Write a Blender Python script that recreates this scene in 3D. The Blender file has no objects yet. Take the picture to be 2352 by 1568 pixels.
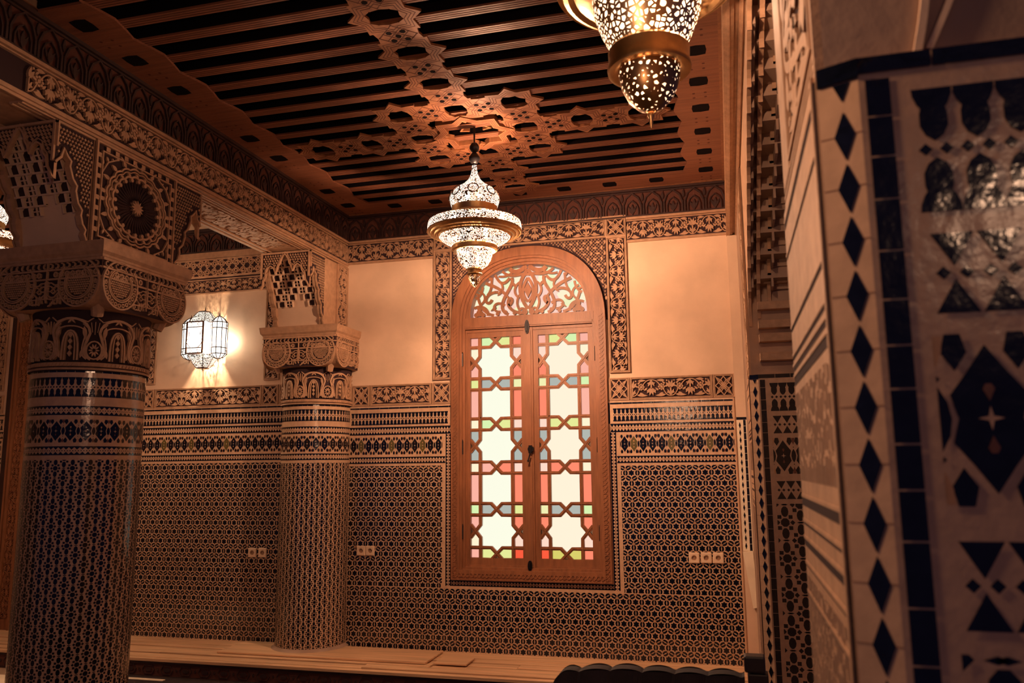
import bpy, math, random
from mathutils import Vector, Matrix
random.seed(7)
sin, cos, pi, rad = math.sin, math.cos, math.pi, math.radians
S = bpy.context.scene
COL = S.collection

# ------------------------------------------------------------------ camera, world, exposure
H = 1.85
cam_d = bpy.data.cameras.new('camera'); cam = bpy.data.objects.new('camera', cam_d); COL.objects.link(cam)
yaw, pitch, roll = rad(-14.84), rad(8.87), rad(-0.59)
fwd = Vector((sin(yaw) * cos(pitch), cos(yaw) * cos(pitch), sin(pitch)))
rgt = Vector((cos(yaw), -sin(yaw), 0)); upv = rgt.cross(fwd)
R2 = rgt * cos(roll) + upv * sin(roll); U2 = -rgt * sin(roll) + upv * cos(roll)
cam.matrix_world = Matrix((
    (R2.x, U2.x, -fwd.x, 0), (R2.y, U2.y, -fwd.y, 0), (R2.z, U2.z, -fwd.z, H), (0, 0, 0, 1)))
cam_d.sensor_width = 36; cam_d.lens = 1858 / 2352 * 36; cam_d.clip_start = 0.05; cam_d.clip_end = 60
cam_d.dof.use_dof = True; cam_d.dof.focus_distance = 6.4; cam_d.dof.aperture_fstop = 5.0
S.camera = cam
S.view_settings.view_transform = 'Standard'; S.view_settings.look = 'None'
S.view_settings.exposure = 0.55; S.view_settings.gamma = 1.0; S.view_settings.use_curve_mapping = False
w = bpy.data.worlds.new('world'); S.world = w; w.use_nodes = True
w.node_tree.nodes['Background'].inputs[0].default_value = (0.13, 0.10, 0.27, 1)
w.node_tree.nodes['Background'].inputs[1].default_value = 0.15
S.cycles.use_denoising = True
S.cycles.max_bounces = 8; S.cycles.transparent_max_bounces = 16
S.cycles.sample_clamp_indirect = 4.0

def plight(name, loc, power, col, r=0.03):
    l = bpy.data.lights.new(name, 'POINT'); l.energy = power; l.color = col; l.shadow_soft_size = r
    o = bpy.data.objects.new(name, l); o.location = loc; COL.objects.link(o); return o
WARM = (1.0, 0.560, 0.335)
LAMP1 = (-1.560, 4.95); LAMP2 = (-0.20, 2.62); LAMP3 = (-5.20, 4.52)
# bulbs and one added hot-spot light: power is set here, the lanterns round the bulbs are built below
plight('bulb_or_fill_light', (LAMP1[0] + .135, LAMP1[1] + .035, 3.42), 255, WARM, 0.02)
plight('bulb_or_fill_light', (LAMP1[0] + .065, LAMP1[1] + .03, 3.215), 470, WARM, 0.02)
plight('bulb_or_fill_light', (LAMP1[0] + .07, LAMP1[1] - 0.02, 3.64), 80, WARM, 0.02)
plight('bulb_or_fill_light', (LAMP2[0] + .105, LAMP2[1] - .04, 3.325), 130, WARM, 0.02)
plight('bulb_or_fill_light', (LAMP3[0], LAMP3[1], 3.40), 270, WARM, 0.03)
plight('bulb_or_fill_light', (-4.62, 6.34, 3.02), 110, (1.0, 0.70, 0.44), 0.02)
plight('bulb_or_fill_light', (-4.43, 6.445, 3.02), 2.2, (1.0, 0.80, 0.60), 0.02)  # no bulb here: light added for the hot spot on the wall
# lantern of the room behind the camera; below it an added fill without fixture
plight('bulb_or_fill_light', (1.35, -1.9, 2.95), 13, WARM, 0.05)
plight('bulb_or_fill_light', (-0.7, 0.93, 2.75), 26, WARM, 0.05)  # added fill, brightens the canted corner of the near pier

# ------------------------------------------------------------------ materials
MATS = {}
def mat(name, col, rough=0.6, metal=0.0, noise=0.0, nscale=8.0, bump=0.0, bscale=60.0, spec=0.5, grain=None, col2=None):
    if name in MATS: return MATS[name]
    m = bpy.data.materials.new(name); m.use_nodes = True; nt = m.node_tree; b = nt.nodes['Principled BSDF']
    b.inputs['Base Color'].default_value = (*col, 1); b.inputs['Roughness'].default_value = rough
    b.inputs['Metallic'].default_value = metal
    b.inputs['Specular IOR Level'].default_value = spec
    tc = nt.nodes.new('ShaderNodeTexCoord')
    mp = nt.nodes.new('ShaderNodeMapping'); nt.links.new(tc.outputs['Object'], mp.inputs[0])
    if grain: mp.inputs['Scale'].default_value = grain
    if noise > 0:
        n = nt.nodes.new('ShaderNodeTexNoise'); n.inputs['Scale'].default_value = nscale; n.inputs['Detail'].default_value = 6
        nt.links.new(mp.outputs[0], n.inputs['Vector'])
        r = nt.nodes.new('ShaderNodeValToRGB'); r.color_ramp.elements[0].position = 0.3; r.color_ramp.elements[1].position = 0.7
        c2 = col2 or tuple(c * (1 - noise) for c in col)
        r.color_ramp.elements[0].color = (*c2, 1); r.color_ramp.elements[1].color = (*col, 1)
        nt.links.new(n.outputs['Fac'], r.inputs[0]); nt.links.new(r.outputs[0], b.inputs['Base Color'])
    if bump > 0:
        n2 = nt.nodes.new('ShaderNodeTexNoise'); n2.inputs['Scale'].default_value = bscale; n2.inputs['Detail'].default_value = 4
        nt.links.new(mp.outputs[0], n2.inputs['Vector'])
        bp = nt.nodes.new('ShaderNodeBump'); bp.inputs['Strength'].default_value = bump; bp.inputs['Distance'].default_value = 0.01
        nt.links.new(n2.outputs['Fac'], bp.inputs['Height']); nt.links.new(bp.outputs[0], b.inputs['Normal'])
    MATS[name] = m; return m

plaster = mat('plaster', (0.74, 0.53, 0.37), 0.75, noise=0.2, nscale=3.5, bump=0.25, bscale=14)
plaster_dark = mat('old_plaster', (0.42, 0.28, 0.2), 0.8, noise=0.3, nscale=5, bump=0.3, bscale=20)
stucco = mat('carved_stucco', (0.52, 0.31, 0.185), 0.7, noise=0.25, nscale=25, bump=0.15, bscale=90)
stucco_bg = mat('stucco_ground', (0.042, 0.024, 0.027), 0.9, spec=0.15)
cream = mat('cream_tile', (0.62, 0.405, 0.26), 0.20, noise=0.18, nscale=30, bump=0.13, bscale=34)
cream_b = mat('ochre_tile', (0.62, 0.34, 0.17), 0.22, noise=0.25, nscale=30)
navy = mat('navy_tile', (0.006, 0.008, 0.018), 0.12, noise=0.5, nscale=40, bump=0.13, bscale=34)
rust = mat('rust_tile', (0.20, 0.075, 0.04), 0.25, noise=0.4, nscale=30)
olive = mat('olive_tile', (0.12, 0.10, 0.035), 0.25, noise=0.3, nscale=30)
wood = mat('cedar_wood', (0.31, 0.122, 0.052), 0.45, noise=0.35, nscale=6, bump=0.15, bscale=30, grain=(6, 6, 0.8))
wood_x = mat('cedar_wood_joist', (0.27, 0.10, 0.05), 0.5, noise=0.4, nscale=5, bump=0.25, bscale=24, grain=(0.6, 9, 9))
wood_dk = mat('dark_cedar', (0.045, 0.018, 0.016), 0.6, noise=0.4, nscale=8, bump=0.2, bscale=30)
groove = mat('wood_groove', (0.10, 0.03, 0.018), 0.8)
board_and_gap = mat('ceiling_board_and_gap_shade', (0.006, 0.004, 0.006), 0.9, spec=0.08, noise=0.4, nscale=4, grain=(0.5, 6, 6))  # ceiling boards; also the painted dark of joist sides and lattice holes
plank = mat('pine_plank', (0.80, 0.50, 0.28), 0.55, noise=0.35, nscale=4, bump=0.2, bscale=20, grain=(0.5, 7, 7))
brass = mat('brass', (0.75, 0.46, 0.2), 0.4, metal=1.0, noise=0.25, nscale=20, bump=0.1, bscale=40)
brass_dk = mat('dark_bronze', (0.07, 0.035, 0.025), 0.35, metal=1.0)
iron = mat('black_iron', (0.012, 0.010, 0.012), 0.4, metal=0.5)
plastic = mat('cream_plastic', (0.78, 0.58, 0.40), 0.4)
socket_in = mat('socket_recess', (0.35, 0.2, 0.12), 0.5)
marble = mat('marble_and_lit_patch', (0.92, 0.78, 0.58), 0.3, noise=0.2, nscale=6)  # floor marble; also whitens the corner strip and wedge to look lit
rug_m = mat('rug_wool', (0.035, 0.02, 0.022), 0.95, noise=0.6, nscale=14, bump=0.4, bscale=50)
floor_m = mat('floor_marble', (0.45, 0.32, 0.22), 0.35, noise=0.25, nscale=5)
fabric = mat('dark_upholstery', (0.022, 0.014, 0.02), 0.85, noise=0.6, nscale=12, bump=0.3, bscale=40)
dark_wood = mat('ebony_wood', (0.012, 0.009, 0.012), 0.45)

def filigree(name, scale, thr, emis, ecol=(1.0, 0.92, 0.76), metal_col=(0.75, 0.5, 0.25), trans=0.6, stretch=(1, 1, 1)):
    m = bpy.data.materials.new(name); m.use_nodes = True; nt = m.node_tree; b = nt.nodes['Principled BSDF']
    b.inputs['Base Color'].default_value = (*metal_col, 1); b.inputs['Metallic'].default_value = 0.9; b.inputs['Roughness'].default_value = 0.35
    out = nt.nodes['Material Output']
    tc = nt.nodes.new('ShaderNodeTexCoord'); mp = nt.nodes.new('ShaderNodeMapping'); mp.inputs['Scale'].default_value = stretch
    nt.links.new(tc.outputs['Object'], mp.inputs[0])
    v = nt.nodes.new('ShaderNodeTexVoronoi'); v.feature = 'DISTANCE_TO_EDGE'; v.inputs['Scale'].default_value = scale
    nt.links.new(mp.outputs[0], v.inputs['Vector'])
    g = nt.nodes.new('ShaderNodeMath'); g.operation = 'GREATER_THAN'; g.inputs[1].default_value = thr
    nt.links.new(v.outputs['Distance'], g.inputs[0])
    e = nt.nodes.new('ShaderNodeEmission'); e.inputs[0].default_value = (*ecol, 1); e.inputs[1].default_value = emis
    t = nt.nodes.new('ShaderNodeBsdfTransparent')
    hs = nt.nodes.new('ShaderNodeMixShader'); hs.inputs[0].default_value = trans
    nt.links.new(e.outputs[0], hs.inputs[1]); nt.links.new(t.outputs[0], hs.inputs[2])
    mx = nt.nodes.new('ShaderNodeMixShader')
    nt.links.new(g.outputs[0], mx.inputs[0]); nt.links.new(b.outputs[0], mx.inputs[1]); nt.links.new(hs.outputs[0], mx.inputs[2])
    nt.links.new(mx.outputs[0], out.inputs[0]); return m

def glow(name, col, st):
    m = bpy.data.materials.new(name); m.use_nodes = True; nt = m.node_tree
    for n in list(nt.nodes):
        if n.type != 'OUTPUT_MATERIAL': nt.nodes.remove(n)
    e = nt.nodes.new('ShaderNodeEmission'); e.inputs[0].default_value = (*col, 1); e.inputs[1].default_value = st
    nt.links.new(e.outputs[0], nt.nodes['Material Output'].inputs[0]); return m

# ------------------------------------------------------------------ mesh builder
class MB:
    def __init__(s): s.v = []; s.f = []; s.m = []; s.k = 0
    def face(s, pts, mi=0):
        n = len(s.v); s.v.extend(pts); s.f.append(tuple(range(n, n + len(pts)))); s.m.append(mi)
    def flat(s, poly, mp, h, mi=0): s.face([mp(u, v, h) for u, v in poly], mi)
    def prism(s, poly, mp, h0, h1, mt=0, ms=None, bottom=False):
        ms = mt if ms is None else ms; k = len(poly); n = len(s.v); s.k = (s.k + 1) % 17; h1 = h1 + s.k * 4e-5
        s.v.extend(mp(u, v, h1) for u, v in poly); s.v.extend(mp(u, v, h0) for u, v in poly)
        s.f.append(tuple(range(n, n + k))); s.m.append(mt)
        if bottom: s.f.append(tuple(range(n + 2 * k - 1, n + k - 1, -1))); s.m.append(ms)
        for i in range(k):
            j = (i + 1) % k
            s.f.append((n + i, n + k + i, n + k + j, n + j)); s.m.append(ms)
    def ribbon(s, pts, w, mp, h0, h1, mt=0, ms=None, closed=False):
        ms = mt if ms is None else ms; k = len(pts); L = []; R = []; s.k = (s.k + 1) % 17; h1 = h1 + s.k * 4e-5
        for i in range(k):
            a = pts[i - 1] if (i > 0 or closed) else pts[i]; b = pts[(i + 1) % k] if (i < k - 1 or closed) else pts[i]
            dx, dy = b[0] - a[0], b[1] - a[1]; d = math.hypot(dx, dy) or 1
            nx, ny = -dy / d * w / 2, dx / d * w / 2
            L.append((pts[i][0] + nx, pts[i][1] + ny)); R.append((pts[i][0] - nx, pts[i][1] - ny))
        n = len(s.v)
        for i in range(k):
            s.v.extend((mp(*L[i], h1), mp(*R[i], h1), mp(*L[i], h0), mp(*R[i], h0)))
        for i in range(k if closed else k - 1):
            a = n + 4 * i; b = n + 4 * ((i + 1) % k)
            s.f.append((a, a + 1, b + 1, b)); s.m.append(mt)
            s.f.append((a, b, b + 2, a + 2)); s.m.append(ms)
            s.f.append((a + 1, a + 3, b + 3, b + 1)); s.m.append(ms)
    def box(s, x0, x1, y0, y1, z0, z1, mi=0):
        n = len(s.v)
        s.v.extend([(x0, y0, z0), (x1, y0, z0), (x1, y1, z0), (x0, y1, z0), (x0, y0, z1), (x1, y0, z1), (x1, y1, z1), (x0, y1, z1)])
        for f in ((3, 2, 1, 0), (4, 5, 6, 7), (0, 1, 5, 4), (1, 2, 6, 5), (2, 3, 7, 6), (3, 0, 4, 7)):
            s.f.append(tuple(n + i for i in f)); s.m.append(mi)
    def lathe(s, prof, c=(0, 0, 0), n=48, mi=0, rfun=None):
        b = len(s.v); k = len(prof)
        for i in range(n):
            a = 2 * pi * i / n; q = rfun(a) if rfun else 1
            for r, z in prof: s.v.append((c[0] + r * q * cos(a), c[1] + r * q * sin(a), c[2] + z))
        for i in range(n):
            j = (i + 1) % n
            for t in range(k - 1):
                s.f.append((b + i * k + t, b + j * k + t, b + j * k + t + 1, b + i * k + t + 1)); s.m.append(mi)
    def tube(s, p, q, r, n=8, mi=0, r2=None):
        p = Vector(p); q = Vector(q); d = (q - p).normalized(); r2 = r if r2 is None else r2
        a = d.orthogonal().normalized(); c = d.cross(a); b = len(s.v)
        for i in range(n):
            t = 2 * pi * i / n; o = a * cos(t) + c * sin(t)
            s.v.append(tuple(p + o * r)); s.v.append(tuple(q + o * r2))
        for i in range(n):
            j = (i + 1) % n; s.f.append((b + 2 * i, b + 2 * j, b + 2 * j + 1, b + 2 * i + 1)); s.m.append(mi)
        s.f.append(tuple(b + 2 * i for i in range(n - 1, -1, -1))); s.m.append(mi)
        s.f.append(tuple(b + 2 * i + 1 for i in range(n))); s.m.append(mi)
    def path(s, pts, r, n=6, mi=0):
        for a, b in zip(pts, pts[1:]): s.tube(a, b, r, n, mi)
    def extrude_path(s, prof, mp3, t0, t1, mi=0, closed=False):
        # prof: (a,b) pairs swept from t0 to t1; mp3(t,a,b) -> point
        n = len(s.v); k = len(prof)
        for t in (t0, t1): s.v.extend(mp3(t, a, b) for a, b in prof)
        for i in range(k if closed else k - 1):
            j = (i + 1) % k; s.f.append((n + i, n + j, n + k + j, n + k + i)); s.m.append(mi)
        if closed:
            s.f.append(tuple(range(n + k - 1, n - 1, -1))); s.m.append(mi); s.f.append(tuple(range(n + k, n + 2 * k))); s.m.append(mi)
    def build(s, name, mats, parent=None, smooth=False, label=None, cat=None, group=None, kind=None, bevel=0):
        me = bpy.data.meshes.new(name); me.from_pydata(s.v, [], s.f)
        mats = mats if isinstance(mats, (list, tuple)) else [mats]
        for m in mats: me.materials.append(m)
        me.polygons.foreach_set('material_index', s.m)
        if smooth: me.polygons.foreach_set('use_smooth', [True] * len(s.f))
        me.update()
        o = bpy.data.objects.new(name, me); COL.objects.link(o)
        if smooth:
            try: me.set_sharp_from_angle(angle=rad(35))
            except Exception: pass
        if parent:
            o.parent = parent
            if parent.type == 'EMPTY': o.matrix_parent_inverse = Matrix.Translation(-parent.location)
        if bevel:
            b = o.modifiers.new('bevel', 'BEVEL'); b.width = bevel; b.segments = 2; b.limit_method = 'ANGLE'
        tag(o, label, cat, group, kind); return o

def tag(o, label=None, cat=None, group=None, kind=None):
    if label: o['label'] = label
    if cat: o['category'] = cat
    if group: o['group'] = group
    if kind: o['kind'] = kind
    return o
def thing(name, label, cat, group=None, loc=(0, 0, 0), kind=None):
    # the children keep their own coordinates; the empty sits at the thing's base
    o = bpy.data.objects.new(name, None); COL.objects.link(o); o.empty_display_size = 0.1; o.location = loc
    return tag(o, label, cat, group, kind)

def plane(o, U, V, N):
    o = Vector(o); U = Vector(U); V = Vector(V); N = Vector(N)
    return lambda u, v, h: (o.x + U.x * u + V.x * v + N.x * h, o.y + U.y * u + V.y * v + N.y * h, o.z + U.z * u + V.z * v + N.z * h)
BACK = plane((0, 6.5, 0), (1, 0, 0), (0, 0, 1), (0, -1, 0))      # u = X, v = Z, h towards the room
def cyl(cx, cy, R):
    # u = arc length measured from the side facing -Y, growing to +X
    return lambda u, v, h: (cx + (R + h) * sin(u / R), cy - (R + h) * cos(u / R), v)

# ------------------------------------------------------------------ 2-D helpers
def rect(u0, u1, v0, v1): return [(u0, v0), (u1, v0), (u1, v1), (u0, v1)]
def ngon(cx, cy, r, n, a0=0.0, ry=None): return [(cx + r * cos(a0 + 2 * pi * i / n), cy + (ry or r) * sin(a0 + 2 * pi * i / n)) for i in range(n)]
def starp(cx, cy, ro, ri, n, a0=0.0): return [(cx + (ro if i % 2 == 0 else ri) * cos(a0 + pi * i / n), cy + (ro if i % 2 == 0 else ri) * sin(a0 + pi * i / n)) for i in range(2 * n)]
def leafp(x0, y0, x1, y1, w, n=4):
    dx, dy = x1 - x0, y1 - y0; d = math.hypot(dx, dy) or 1; nx, ny = -dy / d, dx / d; A = []; B = []
    for i in range(1, n):
        t = i / n; q = w / 2 * sin(pi * t ** 0.8)
        A.append((x0 + dx * t + nx * q, y0 + dy * t + ny * q)); B.append((x0 + dx * t - nx * q, y0 + dy * t - ny * q))
    return [(x0, y0)] + B + [(x1, y1)] + A[::-1]
def bez(p, n=8):
    out = []
    for i in range(n + 1):
        t = i / n; q = [tuple(a) for a in p]
        while len(q) > 1: q = [((1 - t) * a[0] + t * b[0], (1 - t) * a[1] + t * b[1]) for a, b in zip(q, q[1:])]
        out.append(q[0])
    return out
def clip(poly, u0, u1, v0, v1):
    for ax, lim, sg in ((0, u0, 1), (0, u1, -1), (1, v0, 1), (1, v1, -1)):
        if not poly: return poly
        out = []
        for i in range(len(poly)):
            a, b = poly[i - 1], poly[i]; ia = sg * (a[ax] - lim) >= 0; ib = sg * (b[ax] - lim) >= 0
            if ia != ib:
                t = (lim - a[ax]) / (b[ax] - a[ax]); out.append((a[0] + t * (b[0] - a[0]), a[1] + t * (b[1] - a[1])))
            if ib: out.append(b)
        poly = out
    return poly
# ------------------------------------------------------------------ tile patterns (material slots: 0 cream, 1 navy, 2 ochre, 3 rust, 4 olive)
TILE = [cream, navy, cream_b, rust, olive]
def zellij(mb, mp, u0, u1, v0, v1, a=0.0945, h=0.0012, off=(0, 0)):
    s = a * 0.8660254
    def em(p, mi, hh=h):
        p = clip(p, u0, u1, v0, v1)
        if len(p) >= 3: mb.flat(p, mp, hh, mi)
    def br(cx, cy, ang):
        for sg in (1, -1):
            P = [(.02, -.225), (.155, -.17), (.20, 0), (.155, .17), (.02, .225), (.02, .12), (.05, 0), (.02, -.12)]
            ca, sa = cos(ang), sin(ang)
            em([(cx + a * (sg * x * ca - y * sa), cy + a * (sg * x * sa + y * ca)) for x, y in (P if sg > 0 else P[::-1])], 1)
    j0 = int(math.floor((v0 - off[1]) / s)) - 1; j1 = int(math.ceil((v1 - off[1]) / s)) + 1
    for j in range(j0, j1 + 1):
        cy = off[1] + j * s; sh = (j % 2) * a / 2
        i0 = int(math.floor((u0 - off[0]) / a)) - 1; i1 = int(math.ceil((u1 - off[0]) / a)) + 1
        for i in range(i0, i1 + 1):
            cx = off[0] + i * a + sh
            em(starp(cx, cy, 0.275 * a, .18 * a, 6, pi / 6), 1)
            br(cx + a / 2, cy, 0); br(cx + a / 4, cy + s / 2, pi / 3); br(cx - a / 4, cy + s / 2, -pi / 3)
            em(ngon(cx, cy + 2 * s / 3, .105 * a, 6), 2 if random.random() < .8 else 0)
            em(ngon(cx, cy - 2 * s / 3, .105 * a, 6), 2 if random.random() < .8 else 0)

def flowers(mb, mp, u0, u1, v0, v1, su, sv, h=0.0012, off=(0, 0)):
    def em(p, mi=1):
        p = clip(p, u0, u1, v0, v1)
        if len(p) >= 3: mb.flat(p, mp, h, mi)
    for j in range(int(math.floor((v0 - off[1]) / sv * 2)) - 1, int(math.ceil((v1 - off[1]) / sv * 2)) + 2):
        for i in range(int(math.floor((u0 - off[0]) / su)) - 1, int(math.ceil((u1 - off[0]) / su)) + 2):
            cx = off[0] + i * su + (j % 2) * su / 2; cy = off[1] + j * sv / 2
            em(ngon(cx, cy, .15 * su, 8, pi / 8))
            for sx in (1, -1):
                em(ngon(cx + sx * .24 * su, cy, .085 * su, 4))
                em([(cx + sx * .47 * su - .09 * su, cy), (cx + sx * .47 * su, cy - .03 * su), (cx + sx * .47 * su + .09 * su, cy), (cx + sx * .47 * su, cy + .03 * su)][::sx])
                for sy in (1, -1): em(rect(cx + sx * .18 * su - .065 * su, cx + sx * .18 * su + .065 * su, cy + sy * .155 * sv - .052 * sv, cy + sy * .155 * sv + .052 * sv))
            for sy in (1, -1):
                em(ngon(cx, cy + sy * .305 * sv, .12 * su, 10, 0, .155 * sv))

def arches_band(mb, mp, u0, u1, v0, v1, pitch, h=0.0012):
    n = max(1, round((u1 - u0) / pitch)); p = (u1 - u0) / n; H2 = (v1 - v0) / 2
    up = [(.01, 0), (.99, 0), (.97, .12), (.88, .26), (.80, .33), (.84, .42), (.84, .62), (.72, .77), (.5, .87), (.28, .77), (.16, .62), (.16, .42), (.20, .33), (.12, .26), (.03, .12)]
    for i in range(n):
        a = u0 + i * p
        mb.flat([(a + x * p, v1 - y * H2) for x, y in up][::-1], mp, h, 1)
        mb.flat([(a + x * p, v0 + y * H2) for x, y in up], mp, h, 1)
        for q in (.25, .75): mb.flat(ngon(a + q * p, v0 + H2, .17 * p, 4), mp, h, 1)

def tri_band(mb, mp, u0, u1, v0, v1, pitch, h=0.0012, edge=.13):
    n = max(1, round((u1 - u0) / pitch)); p = (u1 - u0) / n; D = v1 - v0; vm = (v0 + v1) / 2
    for s, b in ((1, v0), (-1, v1)):
        mb.flat(rect(u0, u1, min(b, b + s * D * edge), max(b, b + s * D * edge)), mp, h, 1)
        for i in range(n):
            a = u0 + i * p; t = [(a + .03 * p, b + s * D * edge), (a + .97 * p, b + s * D * edge), (a + .5 * p, b + s * D * .42)]
            mb.flat(t if s > 0 else t[::-1], mp, h, 1)
    for i in range(2 * n): mb.flat(ngon(u0 + (i + .5) * p / 2, vm, .16 * p, 4), mp, h, 1)

def tri_band_v(mb, mp, u0, u1, v0, v1, pitch, h=0.0012):
    sw = lambda u, v, hh: mp(v, u, hh)
    k = len(mb.f); tri_band(mb, sw, v0, v1, u0, u1, pitch, h)
    for i in range(k, len(mb.f)): mb.f[i] = mb.f[i][::-1]

def eye_band(mb, mp, u0, u1, v0, v1, pitch, h=0.0012, odd=()):
    n = max(1, round((u1 - u0) / pitch)); p = (u1 - u0) / n; D = v1 - v0; vm = (v0 + v1) / 2
    for i in range(n + 1):
        a = u0 + i * p                                   # eye
        E = [(a + x * p, vm + y * D) for x, y in ((0, -.19), (.09, -.10), (.12, 0), (.09, .10), (0, .19), (-.09, .10), (-.12, 0), (-.09, -.10))]
        q = clip(E, u0, u1, v0, v1)
        if len(q) > 2: mb.flat(q, mp, h, 1)
        for sy in (1, -1):
            for dx in (-.19, .19):
                q = clip([(a + (dx + x) * p, vm + sy * (.36 + y) * D) for x, y in ((-.13, .03), (0, -.08), (.13, .03), (.08, .14), (-.08, .14))][::sy], u0, u1, v0, v1)
                if len(q) > 2: mb.flat(q, mp, h, 1)
            q = clip([(a + x * p, vm + sy * y * D) for x, y in ((-.07, .40), (0, .30), (.07, .40), (.08, .49), (-.08, .49))][::sy], u0, u1, v0, v1)
            if len(q) > 2: mb.flat(q, mp, h * 1.2, 3 if i % 3 else 2)
            q = clip(ngon(a, vm + sy * .235 * D, .035 * p, 4), u0, u1, v0, v1)
            if len(q) > 2: mb.flat(q, mp, h, 1)
        if i < n:
            c = a + p / 2; mi = 4 if i in odd else 1
            mb.flat([(c + x * p, vm + y * D) for x, y in ((0, -.43), (.20, -.27), (.38, -.14), (.31, 0), (.38, .14), (.20, .27), (0, .43), (-.20, .27), (-.38, .14), (-.31, 0), (-.38, -.14), (-.20, -.27))], mp, h, mi)
            mb.flat(starp(c, vm, .13 * p, .035 * p, 4), mp, h * 1.8, 0)
            for sy in (1, -1):
                mb.flat([(c + x * p, vm + sy * y * D) for x, y in ((0, .10), (.06, .17), (.03, .20), (-.03, .20), (-.06, .17))][::sy], mp, h * 1.8, 2 if i % 2 else 3)

def bricks_h(mb, mp, u0, u1, v0, v1, L=0.10, h=0.0012):
    u = u0
    while u < u1 - .005:
        e = min(u1, u + L * random.uniform(.8, 1.15)); mb.flat(rect(u + .001, e - .001, v0, v1), mp, h, 1); u = e
def bricks_v(mb, mp, u0, u1, v0, v1, L=0.05, h=0.0012):
    v = v0
    while v < v1 - .005:
        e = min(v1, v + L * random.uniform(.8, 1.15)); mb.flat(rect(u0, u1, v + .0012, e - .0012), mp, h, 1); v = e

# ------------------------------------------------------------------ carved stucco (slots: 0 stucco, 1 ground)
def floral(mb, mp, u0, u1, v0, v1, n=None, h=0.012, h0=0.0, vertical=False, mt=0, ms=0, wk=1.0):
    if vertical:
        mp2 = mp; mp = lambda u, v, hh: mp2(v, u, hh); u0, u1, v0, v1 = v0, v1, u0, u1; k0 = len(mb.f)
    D = v1 - v0; n = n or max(1, round((u1 - u0) / (D * .95))); p = (u1 - u0) / n; W = D * .05 * wk
    for k in range(n):
        odd = k % 2
        def T(t, y, odd=odd, k=k): return (u0 + (k + (1 - t if odd else t)) * p, v0 + y * D)
        def pr(P):
            P = [T(*q) for q in P]
            if odd: P = P[::-1]
            mb.prism(P, mp, h0, h, mt, ms)
        def rb(P, w=1.0): mb.ribbon([T(*q) for q in (P[::-1] if odd else P)], W * w, mp, h0, h, mt, ms)
        rb(bez([(0, .06), (.3, .06), (.30, .40), (.5, .60)], 6) + bez([(.5, .60), (.68, .80), (.72, .95), (1, .94)], 6)[1:])
        pr(ngon(.47, .56, .075, 8, 0, .075)); 
        for q in range(8): pr(ngon(.47 + .145 * cos(q * pi / 4) * D / p, .56 + .145 * sin(q * pi / 4), .055 * D / p, 5, 0, .055))
        rb([(0.02, .06), (0.02, .5)], .8); rb([(.98, .94), (.98, .5)], .8)
        pr(leafp(.0, .52, .10, .93, .12)); pr(leafp(.03, .50, .24, .80, .14)); pr(ngon(.19, .89, .045, 6))
        pr(leafp(.02, .12, .17, .42, .11)); pr(ngon(.16, .24, .04, 6))
        pr(leafp(.24, .13, .80, .08, .15)); pr(leafp(.38, .24, .62, .14, .10))
        pr(leafp(1., .48, .90, .07, .12)); pr(leafp(.97, .50, .76, .20, .14)); pr(ngon(.80, .36, .045, 6))
        pr(leafp(.98, .88, .83, .58, .11)); pr(ngon(.84, .76, .04, 6))
        pr(leafp(.30, .90, .72, .92, .14)); pr(leafp(.28, .72, .44, .86, .09)); pr(leafp(.62, .36, .80, .52, .10)); pr(leafp(.16, .62, .30, .56, .1))
    if vertical:
        for i in range(k0, len(mb.f)): mb.f[i] = mb.f[i][::-1]

def star_square(mb, mp, u0, u1, v0, v1, h=0.012, h0=0.0, mt=0, ms=0):
    du, dv = u1 - u0, v1 - v0; W = du * .055
    def T(x, y): return (u0 + x * du, v0 + y * dv)
    def rb(P, w=1.0): mb.ribbon([T(*q) for q in P], W * w, mp, h0, h, mt, ms)
    for a, b in (((0, 0), (1, 1)), ((1, 0), (0, 1)), ):
        rb([a, b], .9)
    for c in ((0, 0), (1, 0), (1, 1), (0, 1)):
        cx, cy = c; sx = 1 if cx == 0 else -1; sy = 1 if cy == 0 else -1
        rb(bez([(cx, cy + sy * .5), (cx + sx * .25, cy + sy * .30), (cx + sx * .5, cy)], 5)); rb(bez([(cx + sx * .06, cy + sy * .92), (cx + sx * .28, cy + sy * .5), (cx + sx * .5, cy + sy * .42)], 5), .8)
        rb(bez([(cx + sx * .92, cy + sy * .06), (cx + sx * .5, cy + sy * .28), (cx + sx * .42, cy + sy * .5)], 5), .8)
        rb([(cx + sx * .2, cy + sy * .38), (cx + sx * .44, cy + sy * .44), (cx + sx * .38, cy + sy * .2)], .8)

def frame_rib(mb, mp, u0, u1, v0, v1, w, h0, h, mt=0):
    for r in (rect(u0, u1, v0, v0 + w), rect(u0, u1, v1 - w, v1), rect(u0, u0 + w, v0 + w, v1 - w), rect(u1 - w, u1, v0 + w, v1 - w)): mb.prism(r, mp, h0, h, mt, mt)

def carved_panel(mb, mp, u0, u1, v0, v1, kind='floral', h=0.016, rim=0.014, vertical=False, n=None, h0=0.0):
    # dark sunk ground, double rim, relief inside
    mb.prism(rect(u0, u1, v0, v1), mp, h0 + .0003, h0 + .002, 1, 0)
    frame_rib(mb, mp, u0, u1, v0, v1, rim * .55, h0, h0 + h)
    frame_rib(mb, mp, u0 + rim * .75, u1 - rim * .75, v0 + rim * .75, v1 - rim * .75, rim * .35, h0, h0 + h * .9)
    g = rim * 1.25
    if kind == 'floral': floral(mb, mp, u0 + g, u1 - g, v0 + g, v1 - g, n, h0 + h * .85, h0, vertical)
    elif kind == 'star': star_square(mb, mp, u0 + g, u1 - g, v0 + g, v1 - g, h0 + h * .85, h0)

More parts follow.
